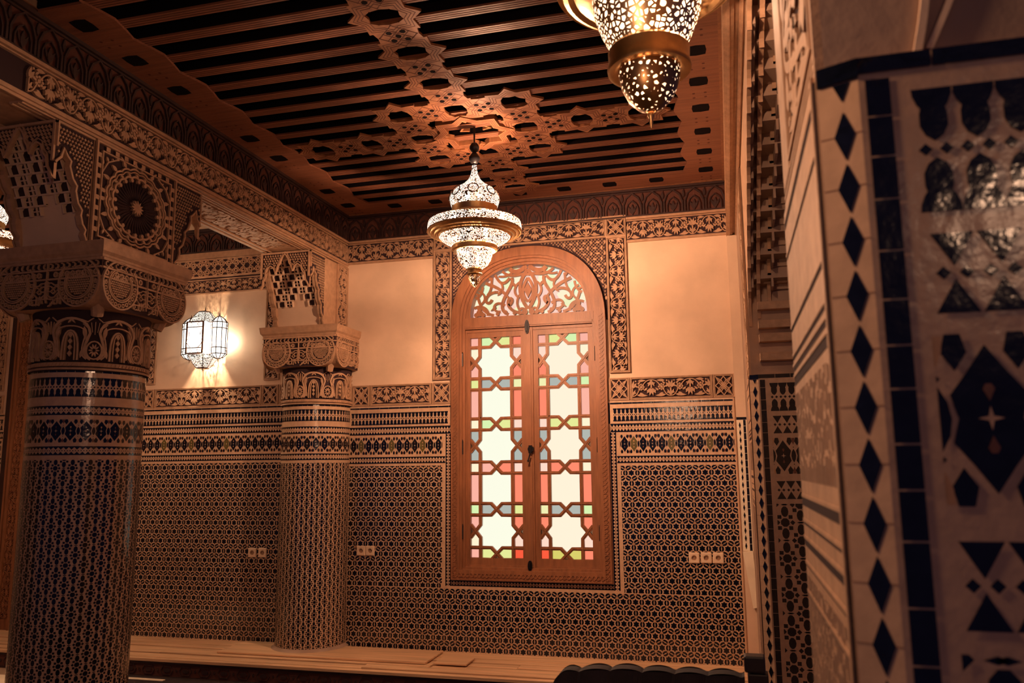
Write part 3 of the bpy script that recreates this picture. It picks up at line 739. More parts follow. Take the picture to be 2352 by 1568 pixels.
# ================================================================== COLUMNS
def zlin(a, b, t): return a + (b - a) * t
def column(name, label, cx, cy, R, rows, zb, calig=True):
    root = thing(name, label, 'column', loc=(cx, cy, zb))
    sh = MB(); C1 = cyl(cx, cy, R); n = 96; top = rows['top']
    for i in range(n):
        a, b = -pi * R + 2 * pi * R * i / n, -pi * R + 2 * pi * R * (i + 1) / n
        sh.face([C1(a, zb, 0), C1(b, zb, 0), C1(b, top, 0), C1(a, top, 0)], 0)
    uL, uR = -pi * R * .75, pi * R * .75
    bricks_h(sh, C1, uL, uR, rows['blk'][0], rows['blk'][1], .045)
    arches_band(sh, C1, uL, uR, *rows['arch'], .0335)
    tri_seg = lambda v: tri_band(sh, C1, uL, uR, v[0], v[1], .0258, edge=.0)
    for v in rows['tri']:
        for i in range(60):
            a, b = uL + (uR - uL) * i / 60, uL + (uR - uL) * (i + 1) / 60; D = (v[1] - v[0]) * .13
            sh.flat(rect(a, b, v[0], v[0] + D), C1, .001, 1); sh.flat(rect(a, b, v[1] - D, v[1]), C1, .001, 1)
        nt_ = round((uR - uL) / .026); p = (uR - uL) / nt_; D = v[1] - v[0]
        for i in range(nt_):
            a = uL + i * p
            sh.flat([(a + .06 * p, v[0] + D * .13), (a + .94 * p, v[0] + D * .13), (a + .5 * p, v[0] + D * .38)], C1, .001, 1)
            sh.flat([(a + .94 * p, v[1] - D * .13), (a + .06 * p, v[1] - D * .13), (a + .5 * p, v[1] - D * .38)], C1, .001, 1)
            for q_ in (.25, .75): sh.flat(ngon(a + q_ * p, (v[0] + v[1]) / 2, .13 * p, 4), C1, .001, 1)
    eye_band(sh, C1, uL, uR, *rows['eye'], .0722, h=.0012)
    flowers(sh, C1, uL, uR, zb, rows['pat'], .083, .0985)
    sh.build('shaft', TILE, parent=root)
    ba = MB(); ba.lathe([(R + .0, 0), (R + .028, 0), (R + .028, .012), (R + .010, .022), (R + .002, .034)], (cx, cy, zb), 64); ba.build('base', plaster_dark, parent=root, smooth=True)
    # carved neck
    nk = MB(); t0 = top
    nk.lathe([(R + .004, t0 - .004), (R + .012, t0), (R + .012, t0 + .012), (R + .004, t0 + .016), (R + .010, t0 + .024), (R + .010, t0 + .040), (R + .002, t0 + .046), (R - .004, t0 + .05), (R - .004, 2.60), (R + .01, 2.70), (R + .012, 2.74)], (cx, cy, 0), 72, 1)
    for a, b in ((0, 4), (5, 6)):
        pass
    C2 = cyl(cx, cy, R + .002)
    nk.lathe([(R + .006, t0), (R + .014, t0 + .002), (R + .014, t0 + .012), (R + .006, t0 + .015)], (cx, cy, 0), 72, 0)
    nk.lathe([(R + .004, t0 + .018), (R + .012, t0 + .021), (R + .012, t0 + .040), (R + .004, t0 + .044)], (cx, cy, 0), 72, 0)
    for i in range(70):
        u = uL + i * (uR - uL) / 70; nk.prism([(u, t0 + .021), (u + .010, t0 + .021), (u + .017, t0 + .038), (u + .007, t0 + .038)], C2, .01, .014, 0)
    z0, z1 = t0 + .052, 2.675; Hn = z1 - z0; na = 8; p = 2 * pi * R / na
    for i in range(na):
        c = -pi * R + (i + .5) * p
        T = lambda x, y, c=c: (c + x * p, z0 + y * Hn)
        for k, w_ in ((1.0, .013), (.80, .007)):
            P = bez([T(-.44 * k, .02), T(-.18, .12), T(-.34 * k, .40), T(-.40 * k, .62)], 6) + bez([T(-.40 * k, .62), T(-.36 * k, .98 * k), T(0, 1.02 * k), T(.36 * k, .98 * k), T(.40 * k, .62)], 12)[1:] + bez([T(.40 * k, .62), T(.34 * k, .40), T(.18, .12), T(.44 * k, .02)], 6)[1:]
            nk.ribbon(P, w_, C2, -.004, .012, 0, 0)
        for k, w_ in ((1.0, .009), (.62, .006)):
            P = bez([T(-.17 * k, .0), T(-.17 * k, .35), T(-.17 * k, .60), T(-.12 * k, .70), T(0, .78 * (.5 + .5 * k)), T(.12 * k, .70), T(.17 * k, .60), T(.17 * k, .35), T(.17 * k, .0)], 12)
            nk.ribbon(P, w_, C2, -.004, .012, 0, 0)
        for k in range(4): nk.prism([T(0, .08 + .14 * k), T(.05, .15 + .14 * k), T(0, .22 + .14 * k), T(-.05, .15 + .14 * k)], C2, -.004, .010)
        for s in (1, -1):
            nk.prism(leafp(*T(s * .27, .78), *T(s * .32, .45), .022), C2, -.004, .008); nk.prism(leafp(*T(s * .22, .05), *T(s * .30, .32), .02), C2, -.004, .008)
            nk.prism(leafp(*T(0, .93), *T(s * .08, .84), .010), C2, -.004, .010); nk.ribbon([T(s * .20, .93), T(s * .34, .88), T(s * .46, .98)], .006, C2, -.004, .008)
        cx_ = c + p / 2
        nk.ribbon([(cx_ + .036 * cos(t * pi / 8), z0 + .055 + .048 * sin(t * pi / 8)) for t in range(17)], .008, C2, -.004, .014)
        for k in range(10): nk.prism(leafp(cx_ + .006 * cos(k * pi / 5), z0 + .055 + .008 * sin(k * pi / 5), cx_ + .028 * cos(k * pi / 5), z0 + .055 + .038 * sin(k * pi / 5), .009), C2, -.004, .010)
        for k in range(7): nk.ribbon([(cx_ + (k - 3) * .012, z0 + .14 + abs(k - 3) * .012), (cx_ + (k - 3) * .02, z0 + .21 - abs(k - 3) * .004)], .004, C2, -.004, .006)
    nk.build('neck', [stucco, stucco_bg], parent=root)
    # capital block
    cp = MB(); W = .338; zc = 2.842; r = .132; zt = 2.968; zbot = zc - r
    prof = [(W, zt), (W, zc)] + [(W - r + r * cos(t * pi / 16), zc - r * sin(t * pi / 16)) for t in range(1, 9)]
    poly = [(x, z_) for x, z_ in prof] + [(-x, z_) for x, z_ in prof[::-1]]
    faces = {'f': plane((cx, cy - W, 0), (1, 0, 0), (0, 0, 1), (0, -1, 0)), 'r': plane((cx + W, cy, 0), (0, 1, 0), (0, 0, 1), (1, 0, 0)),
             'l': plane((cx - W, cy, 0), (0, -1, 0), (0, 0, 1), (-1, 0, 0)), 'b': plane((cx, cy + W, 0), (-1, 0, 0), (0, 0, 1), (0, 1, 0))}
    cp.prism(poly, faces['f'], -2 * W, 0, 1, 0, bottom=True); cp.prism(poly, faces['r'], -2 * W, 0, 1, 0, bottom=True)
    cp.lathe([(R - .01, zbot - .05), (R + .01, zbot), (R + .02, zbot + .05)], (cx, cy, 0), 48, 0)
    for sx in (1, -1):                                   # leaf under each corner
        for sy in (1, -1):
            cp.tube((cx + sx * .235, cy + sy * .235, zbot - .035), (cx + sx * .285, cy + sy * .285, zc + .02), .03, 8, 0, .05)
    for key in 'frl':
        mp = faces[key]
        frame = .011
        for a, b in ((zt - .014, zt), (zt - .058, zt - .048), (zt - .108, zt - .098)): cp.prism(rect(-W, W, a, b), mp, -.002, frame)
        n_ = 18
        for i in range(n_):
            u = -W + .03 + i * (2 * W - .06) / (n_ - 1)
            cp.ribbon([(u + .011 * cos(t), zt - .031 + .013 * sin(t)) for t in [(-2.2 + k * 4.4 / 7) + (0 if u > 0 else pi) for k in range(8)]], .0055, mp, 0, .010)
            if abs(u) > .02: cp.ribbon([(u + .011 * cos(k * pi / 4), zt - .078 + .013 * sin(k * pi / 4)) for k in range(9)], .0075, mp, 0, .010)
        for s in (1, -1):
            vx, vz = s * (W - r - .0), zc - .004
            for rr, w_ in ((.128, .009), (.088, .007), (.078, .005)):
                cp.ribbon([(vx + rr * cos(t), vz + rr * sin(t)) for t in [(-pi * 1.25 + k * pi * 1.85 / 28) if s > 0 else (pi * 2.25 - k * pi * 1.85 / 28) for k in range(29)]], w_, mp, 0, .013)
            for k in range(13):
                t = -pi * 1.0 + k * pi * 1.0 / 12
                cp.ribbon([(vx + .108 * cos(t) + .010 * cos(q_ * pi / 3), vz + .108 * sin(t) + .010 * sin(q_ * pi / 3)) for q_ in range(7)], .006, mp, 0, .010)
            for i in range(-6, 7):
                for j in range(-6, 7):
                    x, z_ = i * .0135 + (j % 2) * .00675, j * .012
                    if math.hypot(x, z_) < .068: cp.prism(ngon(vx + x, vz + z_, .0072, 4, 0, .0055), mp, 0, .010)
            cp.ribbon([(s * (W - .03), zt - .115), (s * (W - .012), zt - .15), (s * (W - .03), zt - .20)], .006, mp, 0, .010)
            # knotted kufic strokes
            for P in ([(.008, .100), (.008, .005)], [(.008, .092), (.035, .092), (.050, .080), (.075, .080), (.088, .092), (.105, .092)], [(.008, .074), (.030, .074), (.045, .060), (.030, .046), (.045, .034), (.060, .046), (.045, .060), (.062, .074), (.09, .06)],
                      [(.008, .030), (.030, .014), (.055, .014), (.078, .036), (.09, .02)], [(.008, .006), (.10, .004)], [(.026, .046), (.012, .046)], [(.07, .052), (.085, .044), (.078, .036)]):
                cp.ribbon([(s * x, zt - .215 + y) for x, y in P], .0062, mp, 0, .011)
        cp.ribbon([(0, zt - .01), (0, zt - .215)], .005, mp, 0, .014)
        # inscription, both words drawn stroke by stroke
        wz = zbot + .012
        word = [[(-.100, .008), (-.104, .022), (-.094, .030), (-.086, .018), (-.094, .008), (-.080, .006), (-.074, .010)], [(-.074, .010), (-.066, .006), (-.060, .014), (-.058, .042)], [(-.060, .010), (-.046, .006), (-.040, .014), (-.038, .044)],
                [(.018, -.002), (.034, .004), (.036, .018), (.032, .010)], [(.034, .010), (.044, .008), (.050, .022), (.060, .030), (.064, .022), (.052, .018), (.060, .006), (.070, .008)], [(.070, .008), (.076, .010), (.078, .044)], [(.094, .004), (.096, .044)],
                [(-.020, .010), (-.030, .030), (-.018, .040)], [(.004, .012), (-.004, .034), (.010, .040)]]
        for P in word: cp.ribbon(P if False else [(x, wz + y * 1.25) for x, y in P], .0062, mp, 0, .011)
        cp.prism(ngon(.028, wz + .034, .004, 6), mp, 0, .010)
    cp.build('capital', [stucco, stucco_bg], parent=root)
    ab = MB(); A = [(W - .0, 2.968), (W + .006, 2.974), (W + .008, 2.985), (W + .022, 3.000), (W + .026, 3.02), (W + .030, 3.055)]
    for (r0, z0_), (r1, z1_) in zip(A, A[1:]):
        P0 = [(cx - r0, cy - r0, z0_), (cx + r0, cy - r0, z0_), (cx + r0, cy + r0, z0_), (cx - r0, cy + r0, z0_)]
        P1 = [(cx - r1, cy - r1, z1_), (cx + r1, cy - r1, z1_), (cx + r1, cy + r1, z1_), (cx - r1, cy + r1, z1_)]
        for i in range(4): ab.face([P0[i], P0[(i + 1) % 4], P1[(i + 1) % 4], P1[i]])
    r1 = A[-1][0]; ab.face([(cx - r1, cy - r1, 3.055), (cx + r1, cy - r1, 3.055), (cx + r1, cy + r1, 3.055), (cx - r1, cy + r1, 3.055)])
    ab.build('abacus', stucco, parent=root)
    return root
ROW1 = dict(top=2.386, blk=(2.374, 2.386), arch=(2.245, 2.348), tri=((2.148, 2.197), (1.939, 1.985)), eye=(2.005, 2.125), pat=1.915)
ROW2 = dict(top=2.395, blk=(2.380, 2.392), arch=(2.255, 2.353), tri=((2.149, 2.21), (1.931, 1.985)), eye=(2.000, 2.130), pat=1.907)
COL1 = column('tiled_column', 'large near tiled column with carved square capital at left', -3.472, 3.78, .291, ROW1, FZ)
COL2 = column('tiled_column', 'farther tiled column engaged with the back wall left of the window', -3.472, 6.41, .291, ROW2, .392)

# ------------------------------------------------------------------ imposts and muqarnas corbels above the capitals
def lobed():
    return [(.0, -.66), (.05, -.58), (.05, -.50), (.10, -.44), (.10, -.34), (.14, -.27), (.20, -.24), (.26, -.27), (.30, -.36), (.335, -.30), (.35, -.24), (.39, -.19), (.40, -.14), (.45, -.07), (.49, -.04), (.53, -.08), (.57, -.15), (.58, -.20), (.62, -.26), (.65, -.35), (.69, -.27), (.75, -.23), (.82, -.27), (.85, -.36), (.90, -.42), (.92, -.52), (.96, -.58), (1.0, -.66)]
def corbel(parent, org, S_, T_, W=.45, L=.25, Hc=.578, z0=3.06, cellrows=9):
    # org: middle of the foot of the corbel; S_ outwards, T_ across
    o = Vector(org); S_ = Vector(S_); T_ = Vector(T_)
    prof = lambda v: L * max(0, min(1, v / Hc)) ** 1.7
    def SURF(u, v, h): p = o + T_ * u + S_ * (prof(v) + h * .9) + Vector((0, 0, v - h * .4)); return tuple(p)
    mb = MB(); n = 16
    for i in range(n):
        v0, v1 = Hc * i / n, Hc * (i + 1) / n
        mb.face([SURF(-W / 2, v0, 0), SURF(W / 2, v0, 0), SURF(W / 2, v1, 0), SURF(-W / 2, v1, 0)], 0)
    ch = .052; cw = W / 6.4
    for j in range(cellrows + 1):
        v = Hc - .05 - (j + 1) * ch
        if v < .12: break
        for i in range(-3, 4):
            u = i * cw + (j % 2) * cw / 2
            if abs(u) > W / 2 - cw * .5: continue
            if v < max(.07, .24 - .9 * abs(u - .05)): continue
            a = cw * .40
            mb.prism([(u - a, v), (u + a, v), (u + a, v + ch * .55), (u + a * .5, v + ch * .8), (u, v + ch * .9), (u - a * .5, v + ch * .8), (u - a, v + ch * .55)], SURF, .000, .003, 1, 1)
            if (i + j) % 2: 
                mb.ribbon([(u, v), (u, v + ch * .8)], .007, SURF, .003, .012, 0, 0); mb.ribbon([(u - a, v + ch * .38), (u + a, v + ch * .38)], .006, SURF, .003, .012, 0, 0)
            mb.prism(rect(u - cw / 2, u - a, v - .004, v + ch * .8), SURF, 0, .022); mb.prism(rect(u + a, u + cw / 2, v - .004, v + ch * .8), SURF, 0, .022)
        for i in range(8):
            u0_, u1_ = -W / 2 + .02 + i * (W - .04) / 8, -W / 2 + .02 + (i + 1) * (W - .04) / 8
            if v + .03 > max(.07, .24 - .9 * abs((u0_ + u1_) / 2 - .05)): mb.prism(rect(u0_, u1_, v + ch * .82, v + ch * 1.0), SURF, .0, .014)
    mb.build('muqarnas', [plaster, stucco_bg], parent=parent)
    # pierced lace front with lobed opening
    fo = o + S_ * L
    FR = lambda u, v, h: tuple(fo + T_ * u + S_ * h + Vector((0, 0, z0 * 0 + v)))
    lp = [((x - .5) * W, Hc + y * .47) for x, y in lobed()]
    ft = MB()
    ft.prism([(-W / 2, Hc)] + lp + [(W / 2, Hc)], FR, -.018, 0, 1, 0, bottom=True)
    ft.ribbon(lp, .010, FR, 0, .012); ft.ribbon([(x, y + .022) for x, y in lp[2:-2]], .006, FR, 0, .008)
    ft.prism(rect(-W / 2, W / 2, Hc - .014, Hc), FR, 0, .012); ft.prism(rect(-W / 2, -W / 2 + .014, Hc - .22, Hc), FR, 0, .012); ft.prism(rect(W / 2 - .014, W / 2, Hc - .22, Hc), FR, 0, .012)
    for i in range(-9, 10):
        for j in range(0, 14):
            u, v = i * .023 + (j % 2) * .0115, Hc - .03 - j * .020
            lim = min((abs(x - u) + (0 if abs(x - u) < .03 else 9), y) for x, y in lp)[1]
            if abs(u) < W / 2 - .022 and v > lim + .035: ft.prism(starp(u, v, .010, .005, 4), FR, 0, .008)
    ft.build('lace_front', [stucco, stucco_bg], parent=parent)
    # side plates with scalloped lower edge
    for s in (1, -1):
        SD = lambda u, v, h, s=s: tuple(o + S_ * u + T_ * (s * (W / 2 + h)) + Vector((0, 0, v)))
        e = [(0, 0), (.010, .0), (.028, .035), (.020, .06), (.045, .085), (.060, .13), (.055, .16), (.085, .19), (.105, .25), (.10, .28), (.13, .31), (.155, .37), (.15, .40), (.175, .42), (.20, .455), (.215, .40), (.235, .38), (.25, .36)]
        e = [(x, y * Hc / .59) for x, y in e]
        sd = MB(); sd.prism(e + [(L, Hc), (0, Hc)], SD, -.03, 0, 1, 0, bottom=True); sd.ribbon(e, .012, SD, -.002, .010)
        for i in range(12):
            for j in range(26):
                u, v = .012 + i * .021 + (j % 2) * .0105, .06 + j * .021
                k = [y for x, y in e if x >= u - .03 and x <= u + .035]
                if v < Hc - .02 and u < L - .01 and k and v > max(k) + .02: sd.prism(starp(u, v, .0095, .004, 4), SD, 0, .007)
        sd.prism(rect(0, L, Hc - .012, Hc), SD, 0, .01); sd.prism(rect(L - .01, L, .44, Hc), SD, 0, .01)
        sd.build('side_plate', [stucco, stucco_bg], parent=parent)

def impost(name, label, cx, cy, y0, y1, outs, medal=True):
    root = thing(name, label, 'impost', loc=(cx, cy, 3.055)); xc = (LX + LX2) / 2
    mb = MB(); mb.box(LX2, LX, y0, y1, 3.056, 3.638, 0)
    mb.build('block', stucco, parent=root)
    if medal:
        m = MB(); mp = plane((LX, 0, 0), (0, 1, 0), (0, 0, 1), (1, 0, 0)); u0, u1, v0, v1 = y0 + .01, y1 - .01, 3.06, 3.638; c = ((u0 + u1) / 2, (v0 + v1) / 2)
        m.prism(rect(u0, u1, v0, v1), mp, 0, .003, 1, 1)
        frame_rib(m, mp, u0, u1, v0, v1, .012, 0, .018); frame_rib(m, mp, u0 + .045, u1 - .045, v0 + .045, v1 - .045, .008, 0, .016)
        k = 0
        for s in (0, 1):
            for i in range(8):
                u = u0 + .05 + i * (u1 - u0 - .1) / 8; v = v0 + .028 if s == 0 else v1 - .028
                m.ribbon([(u + .02, v), (u + .05, v)], .026, mp, 0, .013)
                vv = v0 + .05 + i * (v1 - v0 - .1) / 8; uu = u0 + .028 if s == 0 else u1 - .028
                m.ribbon([(uu, vv + .02), (uu, vv + .045)], .026, mp, 0, .013)
        N = 20; rx, ry = .235, .215
        for rr, w_ in ((1.0, .010), (.92, .006), (.80, .012)):
            P = [(c[0] + rx * rr * (1 + .045 * abs(sin(N / 2 * t))) * cos(t), c[1] + ry * rr * (1 + .045 * abs(sin(N / 2 * t))) * sin(t)) for t in [2 * pi * i / 160 for i in range(161)]]
            m.ribbon(P, w_, mp, 0, .018)
        for i in range(40):
            t = 2 * pi * i / 40; m.prism(leafp(c[0] + .055 * cos(t), c[1] + .05 * sin(t), c[0] + rx * .70 * cos(t), c[1] + ry * .70 * sin(t), .012), mp, 0, .010, 1, 1)
        for i in range(20):
            t = 2 * pi * i / 20; m.prism(ngon(c[0] + rx * .74 * cos(t), c[1] + ry * .74 * sin(t), .012, 6), mp, 0, .018)
            m.prism(leafp(c[0] + rx * .82 * cos(t), c[1] + ry * .82 * sin(t), c[0] + rx * .96 * cos(t + .1), c[1] + ry * .96 * sin(t + .1), .016), mp, 0, .014)
        for i in range(12):
            t = 2 * pi * i / 12; m.prism(leafp(c[0], c[1], c[0] + .05 * cos(t), c[1] + .046 * sin(t), .014), mp, 0, .020)
        for sx in (1, -1):
            for sy in (1, -1):
                for k in range(5):
                    t = (.25 + (k - 2) * .11) * pi; m.prism(leafp(c[0] + sx * .24 * cos(t), c[1] + sy * .23 * sin(t), c[0] + sx * .30 * cos(t), c[1] + sy * .265 * sin(t), .024), mp, 0, .014)
                    m.prism(leafp(c[0] + sx * (.27 - .03 * k), c[1] + sy * (.17 + .022 * k), c[0] + sx * (.295 - .045 * k), c[1] + sy * (.215 + .004 * k), .014), mp, 0, .014)
                m.ribbon([(c[0] + sx * .16, c[1] + sy * .235), (c[0] + sx * .24, c[1] + sy * .19), (c[0] + sx * .28, c[1] + sy * .12)], .008, mp, 0, .014)
        m.build('medallion', [stucco, stucco_bg], parent=root)
    else:
        m = MB(); mp = plane((LX, 0, 0), (0, 1, 0), (0, 0, 1), (1, 0, 0)); carved_panel(m, mp, y1 - .21, y1 - .01, 3.06, 3.638, 'floral', vertical=True, n=4); m.build('carved_strip', [stucco, stucco_bg], parent=root)
    for k in outs:
        if k == 'f': corbel(root, (xc, y0, 3.06), (0, -1, 0), (1, 0, 0))
        if k == 'b': corbel(root, (xc, y1, 3.06), (0, 1, 0), (-1, 0, 0))
        if k == 'l': corbel(root, (LX2, (y0 + y1) / 2 - .08, 3.06), (-1, 0, 0), (0, -1, 0), W=.44)
    return root
impost('impost_block', 'stucco impost with round rosette medallion above the near capital', -3.475, 3.78, 3.45, 4.13, 'fbl')
impost('impost_block', 'honeycomb plaster impost above the far column capital', -3.475, 6.3, 6.07, 6.5, 'f', medal=False)

# wall strip beside the far column, lantern panel frame
for a, b, w_ in ((-4.060, -3.905, 'right of the lit wall lantern behind the far capital'), (-5.375, -5.215, 'left of the lit wall lantern beside the near column')):
    wf = MB(); carved_panel(wf, BACK, a, b, 2.66, 3.50, 'floral', vertical=True, n=6, h=.014)
    wf.build('carved_strip', [stucco, stucco_bg], label='upright carved stucco strip ' + w_, cat='carved strip')
gp = MB()
gp.prism(rect(-5.45, -3.70, 3.505, 3.90), BACK, .0006, .003, 1, 1)
for v0, v1, h in ((3.500, 3.512, .020), (3.630, 3.640, .016), (3.655, 3.672, .022), (3.825, 3.838, .018), (3.842, 3.90, .028)): gp.prism(rect(-5.45, -3.70, v0, v1), BACK, .0006, h)
floral(gp, BACK, -5.44, -3.72, 3.515, 3.627, 15, .012, .002)
girih(gp, BACK, -5.44, -3.72, 3.672, 3.826, .155, .012, .002, .055)
gp.build('carved_band', [stucco, stucco_bg], label='star lattice stucco band above the lit wall lantern', cat='carved band')
ct = MB(); cornice(ct, lambda u, v, h: BACK(u, v, h + .02), -9, -3.70, 3.90, 4.128)
ct.build('trim_5', [wood_dk, groove], label='dark cedar cornice of the left bay behind the arcade', cat='cornice', kind='structure')

# ------------------------------------------------------------------ doorway far left
dr = thing('door_1', 'carved cedar door frame standing left of the near column', 'door', loc=(-6.2, 6.5, FZ), kind='structure')
d = MB()
for s0, s1, h in ((-6.845, -6.825, .05), (-6.825, -6.80, .035), (-6.80, -6.785, .055), (-6.785, -6.67, .03), (-6.67, -6.655, .05)): d.prism(rect(s0, s1, FZ, 3.50), BACK, -.05, h)
floral(d, BACK, -6.782, -6.672, .5, 3.45, 26, .042, .029, vertical=True)
d.prism(rect(-6.845, -5.60, 3.44, 3.56), BACK, -.05, .05); d.prism(rect(-5.80, -5.60, FZ, 3.50), BACK, -.05, .05)
d.build('frame', wood, parent=dr)
d = MB(); d.prism(rect(-6.66, -5.80, FZ, 3.45), BACK, -.12, -.06); 
for a in (-6.6, -6.2): 
    for v0 in (.5, 1.5, 2.5): frame_rib(d, BACK, a, a + .34, v0, v0 + .85, .04, -.06, -.03)
d.build('door_leaf', wood_dk, parent=dr)
gpn = MB(); gpn.prism(rect(-6.93, -6.862, FZ, 3.9), BACK, .0003, .02); gpn.build('shadow_strip', wood_dk, parent=dr)  # dark strip painted for the shadow beside the carved strip
gpn = MB(); carved_panel(gpn, BACK, -7.13, -6.99, 2.66, 3.85, 'floral', vertical=True, n=9)
gpn.build('carved_strip', [stucco, stucco_bg], label='upright carved stucco strip at the left picture edge', cat='carved strip')

# ================================================================== RIGHT: piers, arch and beam
def pier(name, label, X0, Yf, X1, Yb, z0, rows):
    root = thing(name, label, 'pier', loc=((X0 + X1) / 2, (Yf + Yb) / 2, FZ))
    mb = MB(); cap0, cap1 = 2.35, 2.372
    mb.box(X0 + .049, X1, Yf + .002, Yb, FZ, cap1); mb.box(X0 + .004, X0 + .049, Yf + .026, Yb, FZ, cap1)
    F = plane((0, Yf, 0), (1, 0, 0), (0, 0, 1), (0, -1, 0)); K = .003
    # narrow canted corner with lozenges
    x0, x1 = X0, X0 + .048; ang = .022
    CH = lambda u, v, h: (x0 + u, Yf + ang - ang * u / .048 - h, v)
    mb.face([(x0, Yf + ang, FZ), (x1, Yf, FZ), (x1, Yf, cap1), (x0, Yf + ang, cap1)], 0); mb.face([(x0, Yf + ang, FZ), (x0, Yf + ang, cap1), (x0, Yb, cap1), (x0, Yb, FZ)], 0)
    mb.flat(rect(x1, X1, FZ, cap1), F, 0, 0)
    mb.prism(rect(0, .048, cap0 - .004, cap1), CH, 0, .004, 1, 1)
    v = z0; i = 0
    mb.flat([(.018, cap0 - .006), (.038, cap0 - .006), (.028, 2.318)], CH, .0015, 1)
    v = 2.304
    while v > FZ + .05:
        mb.flat([(.028, v + .001), (.0400, v - .032), (.028, v - .066), (.0160, v - .032)], CH, .0015, 1)
        mb.flat(rect(0.0, .016, v - .0315, v - .0305), CH, .001, 3); mb.flat(rect(.040, .048, v - .0315, v - .0305), CH, .001, 3)
        v -= .0705
    b = X0 + .056
    bricks_v(mb, F, b, b + .029, FZ + .01, cap0 - .008, .066, .0015)
    bricks_h(mb, F, X0 + .045, X1, cap0, cap1, .10, .003)
    g = X0 + .108
    arches_band(mb, F, g, g + .0478 * 9, 2.158, 2.320, .0478, .0015)
    tri_band(mb, F, g + .006, g + .006 + .052 * 8, 2.030, 2.130, .052, .0015, edge=.0)
    eye_band(mb, F, g, g + .110 * 4, 1.800, 2.004, .110, .0015)
    tri_band(mb, F, g + .006, g + .006 + .052 * 8, 1.660, 1.760, .052, .0015, edge=.0)
    flowers(mb, F, g, X1 - .02, FZ + .02, 1.634, .166, .197, .0015, off=(g + .042, 1.53))
    mb.build('tiled_faces', TILE + [cream_b], parent=root)
    # left face: carved mouldings
    lf = MB(); L = plane((X0, 0, 0), (0, 1, 0), (0, 0, 1), (-1, 0, 0)); a, c = Yf + .05, Yb - .01
    lf.prism(rect(Yf + .022, Yb, FZ, 2.371), L, -.002, .001, 0)
    lf.prism(rect(Yf + .028, Yf + .036, FZ, 2.36), L, 0, .004, 1)
    lf.prism(rect(Yf + .036, Yf + .050, FZ, 2.371), L, 0, .006, 0)
    for v0, v1, k in ((2.335, 2.345, 1), (2.27, 2.274, 1), (2.118, 2.124, 1), (2.060, 2.066, 1), (2.037, 2.045, 1), (2.008, 2.024, 1), (1.772, 1.788, 1), (1.735, 1.741, 1), (1.694, 1.708, 1), (1.655, 1.660, 1), (1.60, 1.606, 1)):
        lf.prism(rect(a, c, v0, v1), L, 0, .0015, 1); lf.prism(rect(a, c, v1, v1 + .006), L, 0, .003, 0)
    for i in range(40):
        u = a + (c - a) * i / 40
        for v0, v1 in ((1.82, 1.99), (.5, 1.64)): 
            vv = v0
            while vv < v1:
                e = min(v1, vv + random.uniform(.02, .05)); lf.prism(rect(u, u + .004, vv, e), L, 0, .002, 2); vv = e + random.uniform(.005, .02)
    lf.build('side_face', [stucco, stucco_bg, plaster_dark], parent=root)
    return root
P1 = pier('tiled_pier', 'huge near tiled pier filling the right picture edge', .137, 1.07, .95, 1.74, 0, None)
P2 = pier('tiled_pier', 'farther tiled pier partly hidden by the near pier', .134, 4.90, .95, 5.62, 0, None)

def pier_top(name, label, X0, Yf, X1, Yb, cells):
    root = thing(name, label, 'pier head', loc=(.5, (Yf + Yb) / 2, 2.372))
    mb = MB(); mb.box(X0 + .012, X1, Yf + .03, Yb, 2.373, 3.66)
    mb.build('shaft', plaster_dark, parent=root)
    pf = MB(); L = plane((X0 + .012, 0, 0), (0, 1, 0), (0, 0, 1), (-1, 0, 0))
    pf.prism(rect(Yf + .03, Yf + .045, 2.375, 3.65), L, 0, .012); 
    carved_panel(pf, L, Yf + .07, Yb - .16, 2.43, 3.6, 'floral', vertical=True, n=6, h=.012)
    for v in (2.385, 2.40, 2.415): pf.prism(rect(Yf + .045, Yb, v, v + .008), L, 0, .009)
    pf.prism(rect(Yb - .15, Yb - .01, 2.42, 3.65), L, 0, .010)
    pf.build('carved_face', [stucco, stucco_bg], parent=root)
    return root
PT1 = pier_top('pier_head', 'brightly lit carved stucco head of the near tiled pier', .137, 1.07, .95, 1.74, 0)
PT2 = pier_top('pier_head', 'dim stucco head of the farther tiled pier under the scalloped arch', .134, 4.90, .95, 5.62, 0)
hk = MB(); F = plane((0, 1.10, 0), (1, 0, 0), (0, 0, 1), (0, -1, 0))
P = bez([(.262, 2.375), (.272, 2.42), (.285, 2.46), (.285, 2.56)], 8); hk.ribbon(P, .010, F, 0, .010); hk.ribbon([(x + .016 + .25 * (y - 2.375), y + .01) for x, y in P], .008, F, 0, .008)
hk.build('rib', plaster, parent=PT1)

